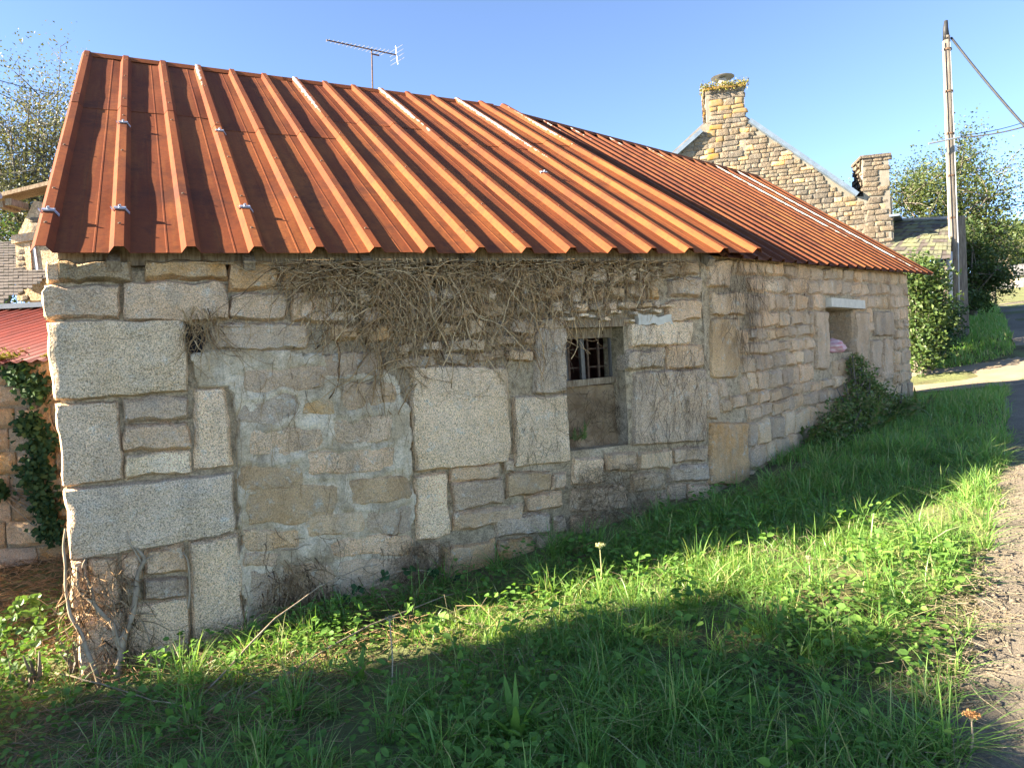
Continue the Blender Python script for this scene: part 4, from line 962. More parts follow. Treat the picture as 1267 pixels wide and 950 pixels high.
# ================================================================== planting outside the left of the picture that throws the long shade
def hedge_run(name, label, x, y0, y1, ztop, seed, size=.12, wid=.28, den=5200):
    g = np.random.default_rng(seed); root = empty(name, gz_(x, (y0+y1)/2)); tag(root, label, 'hedge'); C = []
    L_ = y1-y0; n = int(den*L_)
    Y = g.uniform(y0, y1, n); X = x+g.normal(0, wid, n)
    hN = np.array([noise.noise(V((float(y)*1.1, seed, 0)))*.10+noise.noise(V((float(y)*3.1, seed, 4)))*.10 for y in Y])
    zt_ = ztop(Y)+hN; zb2 = ground_np(X, Y); Z = zb2+(zt_-zb2)*g.uniform(0, 1, n)**.8
    leaf_obj('foliage', np.stack([X, Y, Z], 1), g.uniform(.7, 1.4, n)*size, 'laurel', root, flat=.2, rng=g, asp=.6)
    mb = MB()
    for y in np.arange(y0+.2, y1, .45): b_ = gz_(x, float(y)); mb.tube([b_, b_+V((.05, 0, 1.2)), b_+V((-.05, .1, float(ztop(np.array(y)))-b_.z-.3))], [.05, .04, .015], 6)
    mb.build('stems', M['bark'], root)['kind'] = 'stuff'
    return root
hedge_run('tall_hedge', 'tall dense evergreen hedge along the left boundary', -11.0, -7.0, 2.25, lambda y: np.where(y < 1.72, 4.30-np.clip(y-1.2, 0, 9)*.35, 2.9-(y-1.72)*.9), 3, .2, .45, 6500)
hedge_run('yard_shade_hedge', 'low unseen laurel hedge added to shade the lean-to yard', -6.6, 3.15, 6.5, lambda y: np.clip(-.2+(y-3.15)*.8, -.2, .95), 6, .1)  # out of view, added to keep sun off the yard and shed wall
# ================================================================== dry vine on the walls
def strands(fr, starts, mat, name, label, rng, width, cat='dried vine', kind='stuff'):
    """thin wandering stems lying on a wall; starts = (s, z, d, length, heading, wander, radius)"""
    vs, fs = [], []; b = 0
    for s, z, d, L, hdg, wan, rad in starts:
        n = max(4, int(L/.045)); st = L/n; h = hdg; pts = []
        dd = d
        for k in range(n+1):
            pts.append((s, z, dd)); s += math.sin(h)*st; z = min(z-math.cos(h)*st, .625+.0218*s if fr is WA else .82+.028*s); h += rng.normal()*wan; h = h*.93+hdg*.07; dd = max(min(d, .004), dd+rng.normal()*.006-.0008)
        ring = []
        for k, (a, zz, q) in enumerate(pts):
            r_ = rad*(1-.55*k/n); c = fr.p(a, zz, q)
            ring.append([c+fr.u*r_, c-fr.u*r_*.5+V((0, 0, r_*.87))-fr.n*r_*.2, c-fr.u*r_*.5-V((0, 0, r_*.87))-fr.n*r_*.2])
        for rr in ring: vs += [tuple(q) for q in rr]
        for k in range(n):
            for i in range(3): fs.append((b+k*3+i, b+k*3+(i+1) % 3, b+(k+1)*3+(i+1) % 3, b+(k+1)*3+i))
        b += (n+1)*3
    o = npmesh(name, vs, fs, M[mat]); return tag(o, label, cat, None, kind)
g = np.random.default_rng(17); st = []
ex_ = [335, 380, 420, 480, 560, 620, 680, 740, 800, 850]; eL = [.12, .36, .62, .74, .82, .72, .55, .40, .34, .2]; eD = [.25, .55, .9, 1, 1, 1, .85, .75, .65, .4]
while len(st) < 1650:
    x = g.uniform(335, 852)
    if g.uniform() > np.interp(x, ex_, eD)*(.45+.55*math.sin(x*.11)*math.sin(x*.043+1)+.25): continue
    s, z = WA.px(x, 321); L = np.interp(x, ex_, eL)*(.2+1.1*g.uniform()**1.8); z0 = z-g.uniform(0, .55)**1.3*L*1.3
    st.append((s, z0, abs(g.normal(.02, .022))+.012, L*g.uniform(.5, 1), g.normal(0, .45), .38, g.uniform(.0016, .0042)))
for _ in range(130):                                          # woody stems
    x = g.uniform(370, 800); s, z = WA.px(x, 322); st.append((s, z, g.uniform(.015, .05), np.interp(x, ex_, eL)*g.uniform(.7, 1.4), g.normal(0, .25), .22, g.uniform(.004, .0105)))
for _ in range(260):                                          # cross tangle under the sheets
    x = g.uniform(350, 815); s, z = WA.px(x, 326); st.append((s, z-abs(g.normal(0, .07)), abs(g.normal(.06, .04))+.02, g.uniform(.2, .6), g.choice([-1.4, 1.4])+g.normal(0, .3), .3, g.uniform(.0018, .0038)))
strands(WA, st, 'vine', 'dried_vine', 'matted grey brown dead vine hanging under the eave', g, .003)
st = []
for _ in range(190):                                          # rootlets printed on the stones right of the barred window
    x, y = g.uniform(786, 872), g.uniform(400, 545); s, z = WA.px(x, y); st.append((s, z, .036, g.uniform(.08, .35), g.normal(0, .25), .25, g.uniform(.0010, .0024)))
for _ in range(90):
    x, y = g.uniform(635, 704), g.uniform(400, 560); s, z = WA.px(x, y); st.append((s, z, .036, g.uniform(.06, .22), g.normal(0, .4), .3, g.uniform(.0010, .0022)))
for _ in range(150):
    x, y = g.uniform(704, 768), g.uniform(484, 548); s, z = WA.px(x, y); st.append((s+.1, z, -.13+g.uniform(-.02, .04), g.uniform(.05, .22), g.normal(0, .9), .4, g.uniform(.001, .0024)))
strands(WA, st, 'rootlet', 'vine_rootlets', 'fine dark dead rootlets clinging to blocks beside the barred window', g, .003)
st = []
for _ in range(700):
    x = g.normal(752, 40); y = g.uniform(572, 668)
    if not 694 < x < 838: continue
    s, z = WA.px(x, y); st.append((s, z, abs(g.normal(.04, .03))+.02, g.uniform(.06, .24), g.normal(0, 1.1), .5, g.uniform(.0012, .003)))
strands(WA, st, 'vine_brown', 'dried_vine', 'brown twiggy dead vine piled below the barred window', g, .003)
st = []
for _ in range(420):
    x = g.normal(372, 24); y = 752-abs(g.normal(0, 34)); s, z = WA.px(x, y); st.append((s, z, abs(g.normal(.03, .03))+.01, g.uniform(.08, .26), g.normal(.15, .5), .45, g.uniform(.0015, .0036)))
for _ in range(350):
    x = g.normal(520, 22); y = g.uniform(668, 716); s, z = WA.px(x, y); st.append((s, z, abs(g.normal(.02, .02))+.01, g.uniform(.06, .2), g.normal(0, .7), .45, g.uniform(.0012, .003)))
strands(WA, st, 'vine_brown', 'dried_vine', 'reddish brown dead vine at the foot of the plaster patch', g, .003)
st = []
for _ in range(70):
    x = g.normal(250, 17); s, z = WA.px(x, 380+abs(g.normal(0, 18))); st.append((s, z, abs(g.normal(.02, .02))+.03, g.uniform(.08, .42), g.normal(0, .45), .45, g.uniform(.0014, .003)))
for _ in range(130):
    x = g.uniform(290, 505); s, z = WA.px(x, g.uniform(430, 640)); st.append((s, z, .016, g.uniform(.08, .3), g.normal(0, .2), .3, g.uniform(.0010, .002)))
strands(WA, st, 'vine', 'vine_rootlets', 'pale dead rootlets trailing past the painted dark hole by the big block', g, .003)
st = []
for _ in range(120):
    x = g.normal(915, 11); s, z = WB.px(x, g.uniform(318, 420)); st.append((s, z, abs(g.normal(.02, .02))+.025, g.uniform(.12, .5), g.normal(.1, .25), .25, g.uniform(.0015, .005)))
for _ in range(120):
    x = g.uniform(880, 1000); s, z = WB.px(x, g.uniform(320, 360)); st.append((s, z, .03, g.uniform(.05, .3), g.normal(0, .4), .3, g.uniform(.0012, .0026)))
strands(WB, st, 'rootlet', 'dried_vine', 'dark dead vine stems climbing where the wall bends', g, .003)
# woody stems at the near corner
wv = empty('woody_vine', WA.p(*WA.px(140, 850), .1)); tag(wv, 'gnarled leafless vine trunk climbing the near barn corner', 'vine')
def stem(pts, r0, r1, nm='stem'):
    P = [WA.p(*WA.px(x, y), d) for x, y, d in pts]; P = smooth_line(P, 5); n = len(P)
    P = [p+noise.noise_vector(p*9)*.012 for p in P]; MB().tube(P, [r0+(r1-r0)*i/(n-1)+.15*r0*noise.noise(p*30) for i, p in enumerate(P)], 6).build(nm, M['woody_vine'], wv, True)
stem([(140, 858, .08), (150, 800, .07), (165, 752, .06), (172, 710, .05), (178, 690, .05), (168, 676, .05)], .020, .007)
stem([(150, 800, .07), (140, 770, .06), (118, 745, .06), (100, 725, .05), (97, 700, .05)], .015, .006)
stem([(130, 856, .09), (110, 800, .08), (96, 770, .07), (86, 740, .06), (80, 690, .06), (82, 650, .05)], .013, .005)
stem([(172, 710, .05), (180, 690, .05), (190, 684, .045)], .009, .004); stem([(175, 695, .05), (162, 672, .045), (157, 655, .04)], .007, .003)
stem([(118, 745, .06), (112, 720, .05), (104, 702, .05), (108, 690, .045)], .008, .003); stem([(165, 752, .06), (195, 757, .05)], .006, .003)
stem([(145, 790, .07), (160, 775, .06), (176, 765, .05), (185, 790, .05)], .007, .003); stem([(232, 750, .05), (234, 715, .05), (232, 690, .05), (226, 678, .045)], .006, .004)
stem([(300, 790, .06), (308, 750, .05), (300, 720, .05)], .007, .003)
st = []
for _ in range(230):
    x, y = (g.normal(105, 10), g.uniform(690, 780)) if g.uniform() < .45 else (g.normal(150, 16), g.uniform(690, 835)); s, z = WA.px(x, y); st.append((s, z, abs(g.normal(.03, .02))+.035, g.uniform(.06, .3), g.normal(0, .6), .4, g.uniform(.0014, .004)))
o = strands(WA, st, 'vine_brown', 'rootlets', None, g, .003, None); o.name = 'rootlets'; setpar(o, wv)

# ================================================================== things in the openings
def crumple(name, c, ax, ay, az, rx, ry, rz, mat, amp, fq, label, cat):
    bm = bmesh.new(); bmesh.ops.create_icosphere(bm, subdivisions=4, radius=1)
    for v in bm.verts:
        d = v.co.copy(); k = 1+amp*noise.noise(d*fq)+amp*.6*abs(noise.noise(d*fq*2.3+V((3, 1, 2))))
        v.co = V(ax)*d.x*rx*k+V(ay)*d.y*ry*k+V(az)*max(d.z, -.55)*rz*k
    me = bpy.data.meshes.new(name); bm.to_mesh(me); bm.free(); me.polygons.foreach_set('use_smooth', [True]*len(me.polygons))
    return tag(link(name, me, M[mat], None, V(c)), label, cat)
sB = (hB[0]+hB[2])/2; Z3 = V((0, 0, 1))
crumple('crumpled_sack', WB.p(sB-.05, hB[1]+.055, -.10), aB, nB, Z3, .17, .12, .085, 'sack_pink', .28, 1.7, 'crumpled pink and white sack on the sill of the open window', 'sack')
crumple('pale_bundle', WB.p(sB+.12, hB[1]+.22, -.62), aB, nB, Z3, .10, .08, .26, 'sack_pale', .4, 2.0, 'pale blue green bundle standing inside the open window', 'bundle')
MB().box(WB.p(sB, hB[1]-.02, -.55), aB, nB, Z3, .5, .2, .02).build('inner_shelf', M['old_wood'], barn)
MB().box(WB.p(sB+.2, 0, -1.6), aB, nB, Z3, 1.6, .05, 1.2).build('inner_partition', M['inside_shade'], barn)  # near-black board behind the opening, interior shade put into its colour
MB().tube([WB.p(hB[0]+.02, hB[1]+.02, -.1), WB.p(hB[0]+.03, hB[3], -.12)], .02, 6).build('window_post', M['grey_wood'], barn)

# ================================================================== grass
def inside_barn(X, Y, m=.0):
    dA = -((X-WA.o.x)*nA.x+(Y-WA.o.y)*nA.y); sA = (X-WA.o.x)*aA.x+(Y-WA.o.y)*aA.y
    dB = -((X-KP.x)*nB.x+(Y-KP.y)*nB.y); sB_ = (X-KP.x)*aB.x+(Y-KP.y)*aB.y
    return ((dA < m) & (sA > -m) & (dB < m) & (sB_ < sR+m)), dA, sA, dB, sB_
def n2(X, Y, f, o=0):
    return (np.sin(X*f*1.7+o)*np.sin(Y*f*1.3+o*2.1)+np.sin(X*f*.6-Y*f*1.9+o*.7)*.8+np.sin(X*f*3.1+Y*f*2.3+o*3)*.45)/2.25
def blades(name, X, Y, H, Wd, mat, rng, label, lean=.55, cat='grass'):
    n = len(X); Z = ground_np(X, Y)-.01; th = rng.uniform(0, 2*np.pi, n); ph = rng.uniform(0, 2*np.pi, n)
    k = np.abs(rng.normal(.35, .3, n))*lean*1.6
    dx, dy = np.cos(th)*k, np.sin(th)*k; wx, wy = np.cos(ph)*Wd/2, np.sin(ph)*Wd/2
    V_ = []
    for t, wf in ((0, 1), (.4, .9), (.75, .6), (1, 0)):
        cx_ = X+dx*H*t*t; cy_ = Y+dy*H*t*t; cz_ = Z+H*t*(1-np.minimum(.28*k*t, .62*t))
        if wf: V_ += [np.stack([cx_-wx*wf, cy_-wy*wf, cz_], 1), np.stack([cx_+wx*wf, cy_+wy*wf, cz_], 1)]
        else: V_.append(np.stack([cx_, cy_, cz_], 1))
    v = np.stack(V_, 1).reshape(-1, 3); b = np.arange(n)[:, None]*7
    f = np.concatenate([b+np.array([[0, 1, 3]]), b+np.array([[0, 3, 2]]), b+np.array([[2, 3, 5]]), b+np.array([[2, 5, 4]]), b+np.array([[4, 5, 6]])], 0)
    o = npmesh(name, v, f, M[mat], None, True); return tag(o, label, cat, None, 'stuff')
g = np.random.default_rng(23)
n = 300000; X = g.uniform(-3.6, 4.6, n); Y = g.uniform(1.5, 6.5, n)
ib, dA, sA, dB, sB_ = inside_barn(X, Y, .03)
dwall = np.where(sB_ > 0, dB, dA)
rx_ = road_x(Y)+.10*n2(X, Y, 4.0, 3)
dens = np.clip(.62+.75*n2(X, Y, 1.5, 1)+.4*n2(X, Y, 5, 2), .06, 1)
bare = np.exp(-((sA-.6)/1.1)**2-((dA-.35)/.55)**2)*1.0+np.exp(-((X+1.5)/1.0)**2-((Y-2.8)/.8)**2)*.95+np.exp(-((X-.3)/1.0)**2-((dwall-.2)/.22)**2)*.7+np.exp(-((X-rx_+.12)/.16)**2-((Y-2.9)/.55)**2)*.9
dens = np.clip(dens-bare*.9, .02, 1)*np.clip((dwall-.02)/.2, .15, 1)*np.clip((rx_+.03-X)/.14, 0, 1)
keep = (~ib) & (X < rx_+.03) & (g.uniform(0, 1, n) < dens*.68) & (np.abs(X) < .78*Y+.3) & ((dA > .03) | (sA < 0))
X, Y, dn = X[keep], Y[keep], dens[keep]
H = (.04+.085*dn*g.uniform(.35, 1.25, len(X))+.05*np.clip(n2(X, Y, 2.3, 5), 0, 1))*(1+.9*(g.uniform(0, 1, len(X)) < .03))
blades('grass', X, Y, H, g.uniform(.004, .009, len(X)), 'grass', g, 'long green grass on the verge before the barn', 1.7)
n = 60000; X = g.uniform(1.2, 8, n); Y = g.uniform(6, 9.2, n); ib, dA, sA, dB, sB_ = inside_barn(X, Y, .03); rx_ = road_x(Y)+.12*n2(X, Y, 3, 3)
keep = (~ib) & (dB > .03) & (X < rx_) & (sB_ > 0) & (g.uniform(0, 1, n) < np.clip(.8+.5*n2(X, Y, 2, 1), .15, 1)); 
fd = np.array([(p.x, p.y) for p in DRV[0]]); keep &= Y < np.interp(X, fd[:, 0], fd[:, 1])+.12
X, Y = X[keep], Y[keep]; blades('grass', X, Y, g.uniform(.06, .17, len(X)), g.uniform(.005, .009, len(X)), 'grass', g, 'mown green grass along the far half of the barn', 1.3)
n = 60000; Y = 8+g.uniform(0, 1, n)**1.4*22; X = .5*Y+g.uniform(0, 1, n)*.3*Y; rx_ = road_x(Y)+.1*n2(X, Y, 3, 3); fd = np.array([(p.x, p.y) for p in DRV[1]])
keep = (X < rx_-.02) & (Y > np.interp(X, fd[:, 0], fd[:, 1])-.06); X, Y = X[keep], Y[keep]
blades('grass', X, Y, g.uniform(.06, .16, len(X))*np.clip(Y/12, 1, 2), g.uniform(.010, .018, len(X))*np.clip(Y/12, 1, 2), 'grass', g, 'short grass verge beside the pole beyond the drive')
# arching tufts among the shorter grass
nt = 1500; TX = g.uniform(-2.6, 4.2, nt); TY = g.uniform(1.8, 7.0, nt); ib, dA, sA, dB, sB_ = inside_barn(TX, TY, .06); rx_ = road_x(TY)
kk = (~ib) & (TX < rx_-.02) & (np.abs(TX) < .78*TY+.2) & ((dA > .06) | (sA < 0)) & ((n2(TX, TY, 1.7, 6) > -.25) | (np.abs(TX-rx_) < .25)); TX, TY = TX[kk], TY[kk]; m = 34
X = np.repeat(TX, m)+g.normal(0, .022, len(TX)*m); Y = np.repeat(TY, m)+g.normal(0, .022, len(TX)*m); hh = np.repeat(g.uniform(.10, .30, len(TX)), m)*g.uniform(.5, 1.1, len(X))
ib, dA, sA, dB, sB_ = inside_barn(X, Y, .02); X, Y, hh = X[~ib], Y[~ib], hh[~ib]
blades('grass', X, Y, hh, g.uniform(.003, .0075, len(X)), 'grass', g, 'arching tufts of taller grass on the verge', 1.9)
# ================================================================== broad weeds, litter, straw
n = 14000; X = g.uniform(-3.4, 2.3, n); Y = g.uniform(1.6, 5.6, n); ib, dA, sA, dB, sB_ = inside_barn(X, Y, .04); rx_ = road_x(Y)
w_ = np.clip(.30+.9*n2(X, Y, 2.2, 9)-.15*np.exp(-((X+1.2)/1.0)**2), 0, 1)
keep = (~ib) & (X < rx_-.08) & (g.uniform(0, 1, n) < w_) & (np.abs(X) < .8*Y+.3) & ((dA > .04) | (sA < 0)) ; X, Y = X[keep], Y[keep]
m = 3; X = np.repeat(X, m)+g.normal(0, .022, len(X)*m); Y = np.repeat(Y, m)+g.normal(0, .022, len(Y)*m)
C = np.stack([X, Y, ground_np(X, Y)+g.uniform(.03, .14, len(X))], 1)
ib, dA, sA, *_ = inside_barn(X, Y, .03); C = C[~ib]
o = leaf_obj('ground_weeds', C, g.uniform(.014, .048, len(C)), 'weed', None, flat=.75, rng=g, asp=.7, rnd6=True); tag(o, 'low broad leaved weeds and clover among the grass', 'weeds', None, 'stuff')
nb = 130; TX = g.uniform(-2.6, 2.1, nb); TY = g.uniform(1.9, 4.6, nb); ib, dA, sA, dB, sB_ = inside_barn(TX, TY, .08); kk = (~ib) & (TX < road_x(TY)-.12) & (np.abs(TX) < .78*TY) & ((dA > .08) | (sA < 0)); TX, TY = TX[kk], TY[kk]
m = 9; X = np.repeat(TX, m)+g.normal(0, .045, len(TX)*m); Y = np.repeat(TY, m)+g.normal(0, .045, len(TX)*m); C = np.stack([X, Y, ground_np(X, Y)+g.uniform(.05, .17, len(X))], 1)
ib = inside_barn(X, Y, .03)[0]; C = C[~ib]
o = leaf_obj('ground_weeds', C, g.uniform(.03, .06, len(C)), 'weed', None, flat=.6, rng=g, asp=.62, fold=.35, rnd6=True); tag(o, 'larger soft leaves of nettle and plantain among the grass', 'weeds', None, 'stuff')
def litter(name, n, xr, yr, mask, lr, rad, mat, label, lift=(.0, .05), seed=1, tilt=.25):
    g = np.random.default_rng(seed); X = g.uniform(*xr, n); Y = g.uniform(*yr, n); k = mask(X, Y, g); X, Y = X[k], Y[k]; n = len(X)
    L = g.uniform(*lr, n); th = g.uniform(0, 2*np.pi, n); el = g.normal(0, tilt, n); Z = ground_np(X, Y)+g.uniform(*lift, n); r_ = g.uniform(rad*.5, rad, n)
    D = np.stack([np.cos(th)*np.cos(el), np.sin(th)*np.cos(el), np.sin(el)], 1); S = np.stack([-np.sin(th), np.cos(th), 0*th], 1); U = np.cross(D, S)
    P0 = np.stack([X, Y, Z], 1); bend = U*(L*g.normal(0, .12, n))[:, None]+S*(L*g.normal(0, .15, n))[:, None]
    vs = []
    for t, wf in ((0, 1), (.5, .9), (1, .4)):
        c = P0+D*(L*(t-.5))[:, None]+bend*(4*t*(1-t))
        for a in (0, 2.1, 4.2): vs.append(c+(S*math.cos(a)+U*math.sin(a))*(r_*wf)[:, None])
    v = np.stack(vs, 1).reshape(-1, 3); b = np.arange(n)[:, None]*9; f = []
    for k in range(2):
        for i in range(3): f.append(b+np.array([[k*3+i, k*3+(i+1) % 3, (k+1)*3+(i+1) % 3, (k+1)*3+i]]))
    return tag(npmesh(name, v, np.concatenate(f), M[mat]), label, 'litter', None, 'stuff')
def free(X, Y):
    ib, dA, sA, dB, sB_ = inside_barn(X, Y, .02); return ~ib, dA, sA
litter('twig_litter', 8000, (-3.2, .6), (1.9, 4.6), lambda X, Y, g: free(X, Y)[0] & (g.uniform(0, 1, len(X)) < np.exp(-((free(X, Y)[2]-.4)/1.3)**2-((free(X, Y)[1]-.5)/.85)**2)), (.05, .32), .0028, 'vine_brown', 'dead brown twigs scattered at the foot of the near wall', (0, .07), 31)
litter('dead_leaves', 5200, (-6.0, -2.5), (3.9, 6.1), lambda X, Y, g: free(X, Y)[0], (.04, .2), .004, 'vine_brown', 'brown leaf litter and twigs in the gap before the lean-to', (0, .05), 32)
litter('dead_straw', 4200, (1.0, 2.6), (2.0, 4.2), lambda X, Y, g: (np.abs(X-road_x(Y)+.04) < .24*g.uniform(.2, 1, len(X))) & (np.abs(Y-2.8) < .9*g.uniform(.2, 1, len(X))), (.05, .22), .0022, 'straw', 'dry bleached straw along the edge of the lane', (0, .05), 33)
litter('dead_straw', 700, (2.2, 3.6), (4.0, 5.6), lambda X, Y, g: (np.abs(X-road_x(Y)) < .14*g.uniform(.3, 1, len(X))), (.05, .2), .002, 'straw', 'pale cut straw at the shaded lane edge further up', (0, .03), 34)
litter('dead_straw', 2600, (-2.5, 2.2), (1.9, 4.6), lambda X, Y, g: free(X, Y)[0] & (X < road_x(Y)-.05) & (n2(X, Y, 2, 4) > .15), (.06, .2), .0014, 'straw', 'scattered dry stalks lying within the green grass', (.01, .09), 35, .5)

g = np.random.default_rng(44); n = 3200; Y = g.uniform(1.9, 6.5, n); X = road_x(Y)+np.abs(g.normal(0, .35, n))-.06; r_ = g.uniform(.002, .008, n)*(1+1.2*(g.uniform(0, 1, n) < .05))
oct_ = np.array([[1, 0, 0], [-1, 0, 0], [0, 1, 0], [0, -1, 0], [0, 0, 1], [0, 0, -1]], float); jit = 1+g.uniform(-.3, .3, (n, 6, 1))
Vp = (oct_[None]*jit*np.array([1.2, 1, .7]))*r_[:, None, None]+np.stack([X, Y, ground_np(X, Y)+.008+r_*.4], 1)[:, None, :]
Fp = np.array([[0, 2, 4], [2, 1, 4], [1, 3, 4], [3, 0, 4], [2, 0, 5], [1, 2, 5], [3, 1, 5], [0, 3, 5]])
o = npmesh('pebbles', Vp.reshape(-1, 3), (np.arange(n)[:, None, None]*6+Fp[None]).reshape(-1, 3), M['road']); tag(o, 'small loose stones scattered along the lane edge', 'pebbles', None, 'stuff')
# ================================================================== single plants
def plant(name, label, base, leaves, mat, stem_r=.004, cat='plant', smat='bramble'):
    """leaves: (start, tip, width) blades with a raised midrib"""
    root = empty(name, base); tag(root, label, cat)
    for a, b, wd in leaves:
        a, b = V(a), V(b); ax = b-a; sd = ax.cross(Z3)
        sd = sd.normalized() if sd.length > 1e-4 else V((1, 0, 0)); upn = sd.cross(ax).normalized(); vs, fs = [], []; n = 6
        for i in range(n+1):
            t = i/n; c = a+ax*t-Z3*(t*t*ax.length*.25)+Z3*(t*ax.length*.12); w2 = wd*math.sin(math.pi*min(1, .08+t*.92))**.8*(.55+.45*(1-t)); ru = upn*.12*w2*math.sin(i*2.4)
            vs += [c-sd*w2/2+upn*w2*.18+ru, c, c+sd*w2/2+upn*w2*.18-ru]
        for i in range(n):
            k = i*3; fs += [(k, k+1, k+4, k+3), (k+1, k+2, k+5, k+4)]
        MB().add(vs, fs).build('leaf', M[mat], root, True)
    return root
def rosette(x, y, n, L, wd, label, seed, name='dock_plant', mat='weed', elev=(.3, 1.1)):
    r = random.Random(seed); c = gpt(x, y); lv = []
    for i in range(n):
        a = 2*math.pi*i/n+r.uniform(-.3, .3); e = r.uniform(*elev); l = L*r.uniform(.6, 1.15); d = V((math.cos(a)*math.cos(e), math.sin(a)*math.cos(e), math.sin(e)))
        lv.append((c+Z3*.01, c+d*l, wd*r.uniform(.7, 1.2)))
    return plant(name, label, c, lv, mat)
rosette(640, 925, 15, .27, .040, 'bright green dock rosette with upright leaves in the foreground grass', 1, elev=(.5, 1.3))
rosette(445, 850, 5, .20, .045, 'pair of broad pale dock leaves standing in the wall shade', 2, elev=(.7, 1.3))
rosette(1010, 800, 9, .16, .035, 'small leafy rosette in the shaded grass near the lane', 3)
rosette(890, 880, 9, .18, .045, 'flat leaved rosette in the middle foreground grass', 4, elev=(.1, .7))
rosette(745, 830, 7, .15, .05, 'round leaved weed left of the middle foreground rosette', 5, elev=(.2, .8))
rosette(330, 930, 8, .17, .05, 'round leaved weed at the bottom left foreground', 6, elev=(.2, .8))
rosette(1040, 655, 9, .15, .04, 'leafy weed tuft where the sun reaches the verge', 8, elev=(.3, 1.0))
rosette(1090, 700, 10, .17, .05, 'sunlit ragged weed tuft close to the lane edge', 9, elev=(.3, 1.0))
def frond(root, a, b, wd, mat, n=13, droop=.2):
    a, b = V(a), V(b); ax = b-a; L = ax.length; sd = ax.cross(Z3).normalized() if ax.cross(Z3).length > 1e-3 else V((1, 0, 0)); vs, fs = [], []; P = []
    for i in range(n+1):
        t = i/n; P.append(a+ax*t-Z3*(t*t*L*droop))
    for i in range(1, n+1):
        t = i/n; w2 = wd*(1-t*.9)*min(1, .3+t*4); d = (P[i]-P[i-1]).normalized()
        for s in (-1, 1):
            c = P[i]; e = c+sd*s*w2+d*w2*.35-Z3*w2*.2; k = len(vs); hw = L/n*.42
            vs += [c-d*hw, c+d*hw, e]; fs.append((k, k+1, k+2))
    mb = MB(); mb.add(vs, fs); mb.tube(P, [.003*(1-.8*i/n) for i in range(n+1)], 3, False); return mb.build('frond', M[mat], root)
def fern(name, label, c, n, L, wd, mat, seed, elev=(.4, 1.2), spread=.05, cat='fern', nl=13, droop=.25):
    r = random.Random(seed); root = empty(name, c); tag(root, label, cat)
    for i in range(n):
        a = r.uniform(0, 2*math.pi); e = r.uniform(*elev); l = L*r.uniform(.5, 1.1); s = V(c)+V((r.gauss(0, spread), r.gauss(0, spread), 0))
        frond(root, s, s+V((math.cos(a)*math.cos(e), math.sin(a)*math.cos(e), math.sin(e)))*l, wd*r.uniform(.6, 1.3), mat, nl, droop*r.uniform(.5, 1.5))
    return root
fern('fern', 'small bright fern at the foot of the tall corner block', WA.p(*WA.px(243, 828), .08), 6, .20, .035, 'bramble', 1)
# bracken clump beneath the far window
def wb(x, y, d): return WB.p(*WB.px(x, y), d)
for i, (x, y, d, n, L, lab) in enumerate([(1058, 560, .16, 75, 1.2, 'dark bracken clump growing up below the far window'), (1082, 560, .3, 36, .65, 'low bracken clump right of the far window'), (1003, 590, .16, 44, .62, 'dull brownish bracken clump left of the far window'), (1035, 575, .2, 50, .95, 'bracken between the two clumps under the far window')]):
    p = wb(x, y, d); p.z = ground(p.x, p.y); fern('bracken_clump', lab, p, int(n*.8), L*.62, .075, 'bracken', 30+i, (.3, 1.3), .16, 'bracken', 20, .5)
bush('gorse_bush', 'dark fine leaved bush climbing to the sill of the far window', [(wb(1047, 452, .10), .10, 1.2), (wb(1050, 474, .14), .15, 1.1), (wb(1060, 497, .18), .21, 1.0), (wb(1036, 508, .2), .22, 1.0), (wb(1080, 508, .24), .22, .8), (wb(1014, 528, .2), .22, 1.0), (wb(996, 545, .2), .18, .9), (wb(1096, 512, .3), .16, .7)], 11000, .036, 'gorse', 88, 'bush')
fern('window_plant', 'small green plant growing on the sill of the barred window', WA.p(*WA.px(722, 545), -.06), 9, .20, .03, 'bracken', 50, (.5, 1.5), .03, 'plant')
# bramble sprigs: arching stems with three-leaf groups
def sprig(label, pts, mat, seed, ls=.05, every=2, name='bramble', fr=None):
    r = random.Random(seed); P = smooth_line([V(p) for p in pts], 5); root = empty(name, P[0]); tag(root, label, 'bramble')
    MB().tube(P, [.0035*(1-.6*i/len(P)) for i in range(len(P))], 5).build('stem', M['woody_vine'], root, True)
    for i in range(3, len(P), every):
        for k in range(3):
            a = r.uniform(0, 6.28); d = V((math.cos(a), math.sin(a)-.5, r.uniform(-.3, .4))).normalized(); C0 = P[i]+d*ls*.5
            v, f = leaf_np(np.array([tuple(C0)]), np.array([ls*r.uniform(.7, 1.2)]), asp=.7, rng=np.random.default_rng(seed*100+i*3+k), nrm=np.array([[.1, -.8, .5]]), fold=.3, rnd6=True)
            MB().add([V(q) for q in v], [tuple(q) for q in f]).build('leaf', M[mat], root)
    return root
wp = lambda x, y, d: WA.p(*WA.px(x, y), d)
sprig('dark bramble shoot trailing across the base of the plaster patch', [wp(420, 735, .14), wp(450, 715, .13), wp(490, 700, .12), wp(530, 702, .12), wp(560, 712, .14)], 'ivy', 3, .06, 4)
sprig('bramble shoot with a dark leaf beside the brown vine', [wp(410, 740, .15), wp(425, 725, .14), wp(432, 715, .13)], 'ivy', 4, .055, 4)
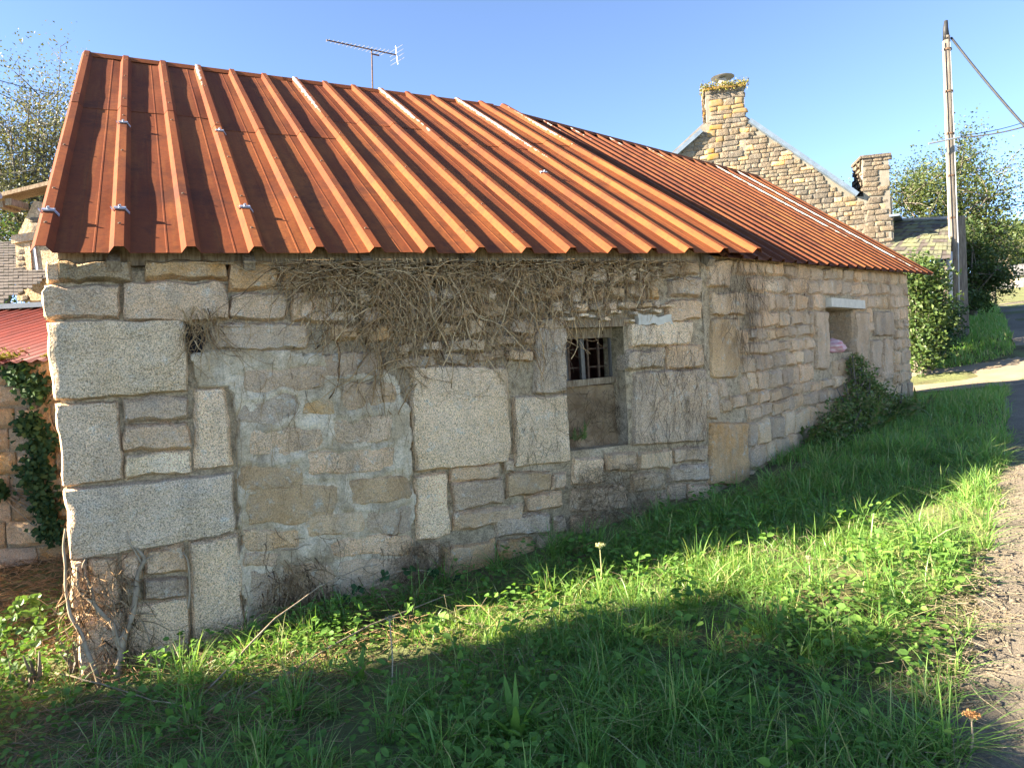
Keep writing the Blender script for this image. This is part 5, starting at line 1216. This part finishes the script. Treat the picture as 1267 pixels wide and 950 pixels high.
for i, (x, y, d) in enumerate([(20, 870, .0), (45, 850, .1), (65, 830, .15)]):
    b_ = gpt(x, y); r = random.Random(60+i)
    sprig(['leafy bramble shoot lowest at the left edge', 'leafy bramble shoot left of the barn corner', 'sunlit bramble shoot touching the barn corner', 'bramble shoot in the bottom left corner', 'bramble shoot in front of the barn corner'][i],
          [b_, b_+V((r.uniform(-.1, .1), .02, .22)), b_+V((r.uniform(-.2, .15), r.uniform(-.1, .1), .38)), b_+V((r.uniform(-.3, .25), r.uniform(-.15, .1), .36))], 'bramble', 20+i, .048, 1)
bp = gpt(48, 850)
bush('bramble_bush', 'tangled green bramble bush left of the near barn corner', [(bp+V((-.05, 0, .06)), .13, .7), (bp+V((-.35, .0, .04)), .16, .5), (bp+V((.10, .12, .14)), .09, 1)], 300, .04, 'bramble', 77, 'bramble')
for i, (a, b, lab) in enumerate([((70, 850), (240, 905), 'long dead cane lying across the foot of the near corner'), ((250, 875), (460, 690), 'dead cane leaning up against the plaster patch'), ((300, 880), (640, 710), 'long dead bramble cane arching along the wall foot')]):
    p, q = gpt(*a)+Z3*.05, (gpt(*b)+Z3*.05 if i == 0 else wp(b[0], b[1], .12)); pts = [p.lerp(q, t/8)+Z3*(.10*math.sin(math.pi*t/8) if i else .03)+noise.noise_vector(V((t*.7, i, 0)))*.02 for t in range(9)]
    tag(MB().tube(pts, [.005-.0003*t for t in range(9)], 5).build('dead_cane', M['woody_vine'], None, True), lab, 'cane')
# flower stalks
def stalk(name, label, x, y, ytop, mat, hr, n, dy=0, extra=0):
    b_ = gpt(x, y); L = (y-ytop)/F*b_.y*1.0; top = b_+V((.01, 0, L)); root = empty(name, b_); tag(root, label, 'flower')
    MB().tube([b_, b_.lerp(top, .5)+V((.008, 0, 0)), top], [.004, .003, .0022], 5).build('stem', M['straw' if extra else 'flowerhead'], root)
    g = np.random.default_rng(int(x)); d = g.normal(size=(n, 3)); d /= np.linalg.norm(d, axis=1)[:, None]; d[:, 2] = np.abs(d[:, 2])*.6
    leaf_obj('flower_head', np.array(tuple(top))+d*hr*g.uniform(.3, 1, n)[:, None], g.uniform(.008, .018, n), mat, root, rng=g)
    mb = MB()
    for k in range(9): mb.tube([top-V((0, 0, .02)), top+V(d[k])*hr*.8], .0012, 3, False)
    mb.build('flower_rays', M['flowerhead'], root)
stalk('hogweed', 'pale hogweed seed head on a tall stalk before the wall', 743, 740, 676, 'flowerhead', .03, 110)
stalk('hogweed', 'short seed head poking from the sunlit grass', 1000, 730, 690, 'flowerhead', .02, 50)
stalk('dead_flower', 'rust coloured dead flower head on a stalk by the lane', 1200, 945, 888, 'rustflower', .025, 120, extra=1)
stalk('dead_flower', 'small dry seed stalk standing in the wall shade', 485, 870, 765, 'straw', .02, 30, extra=1)
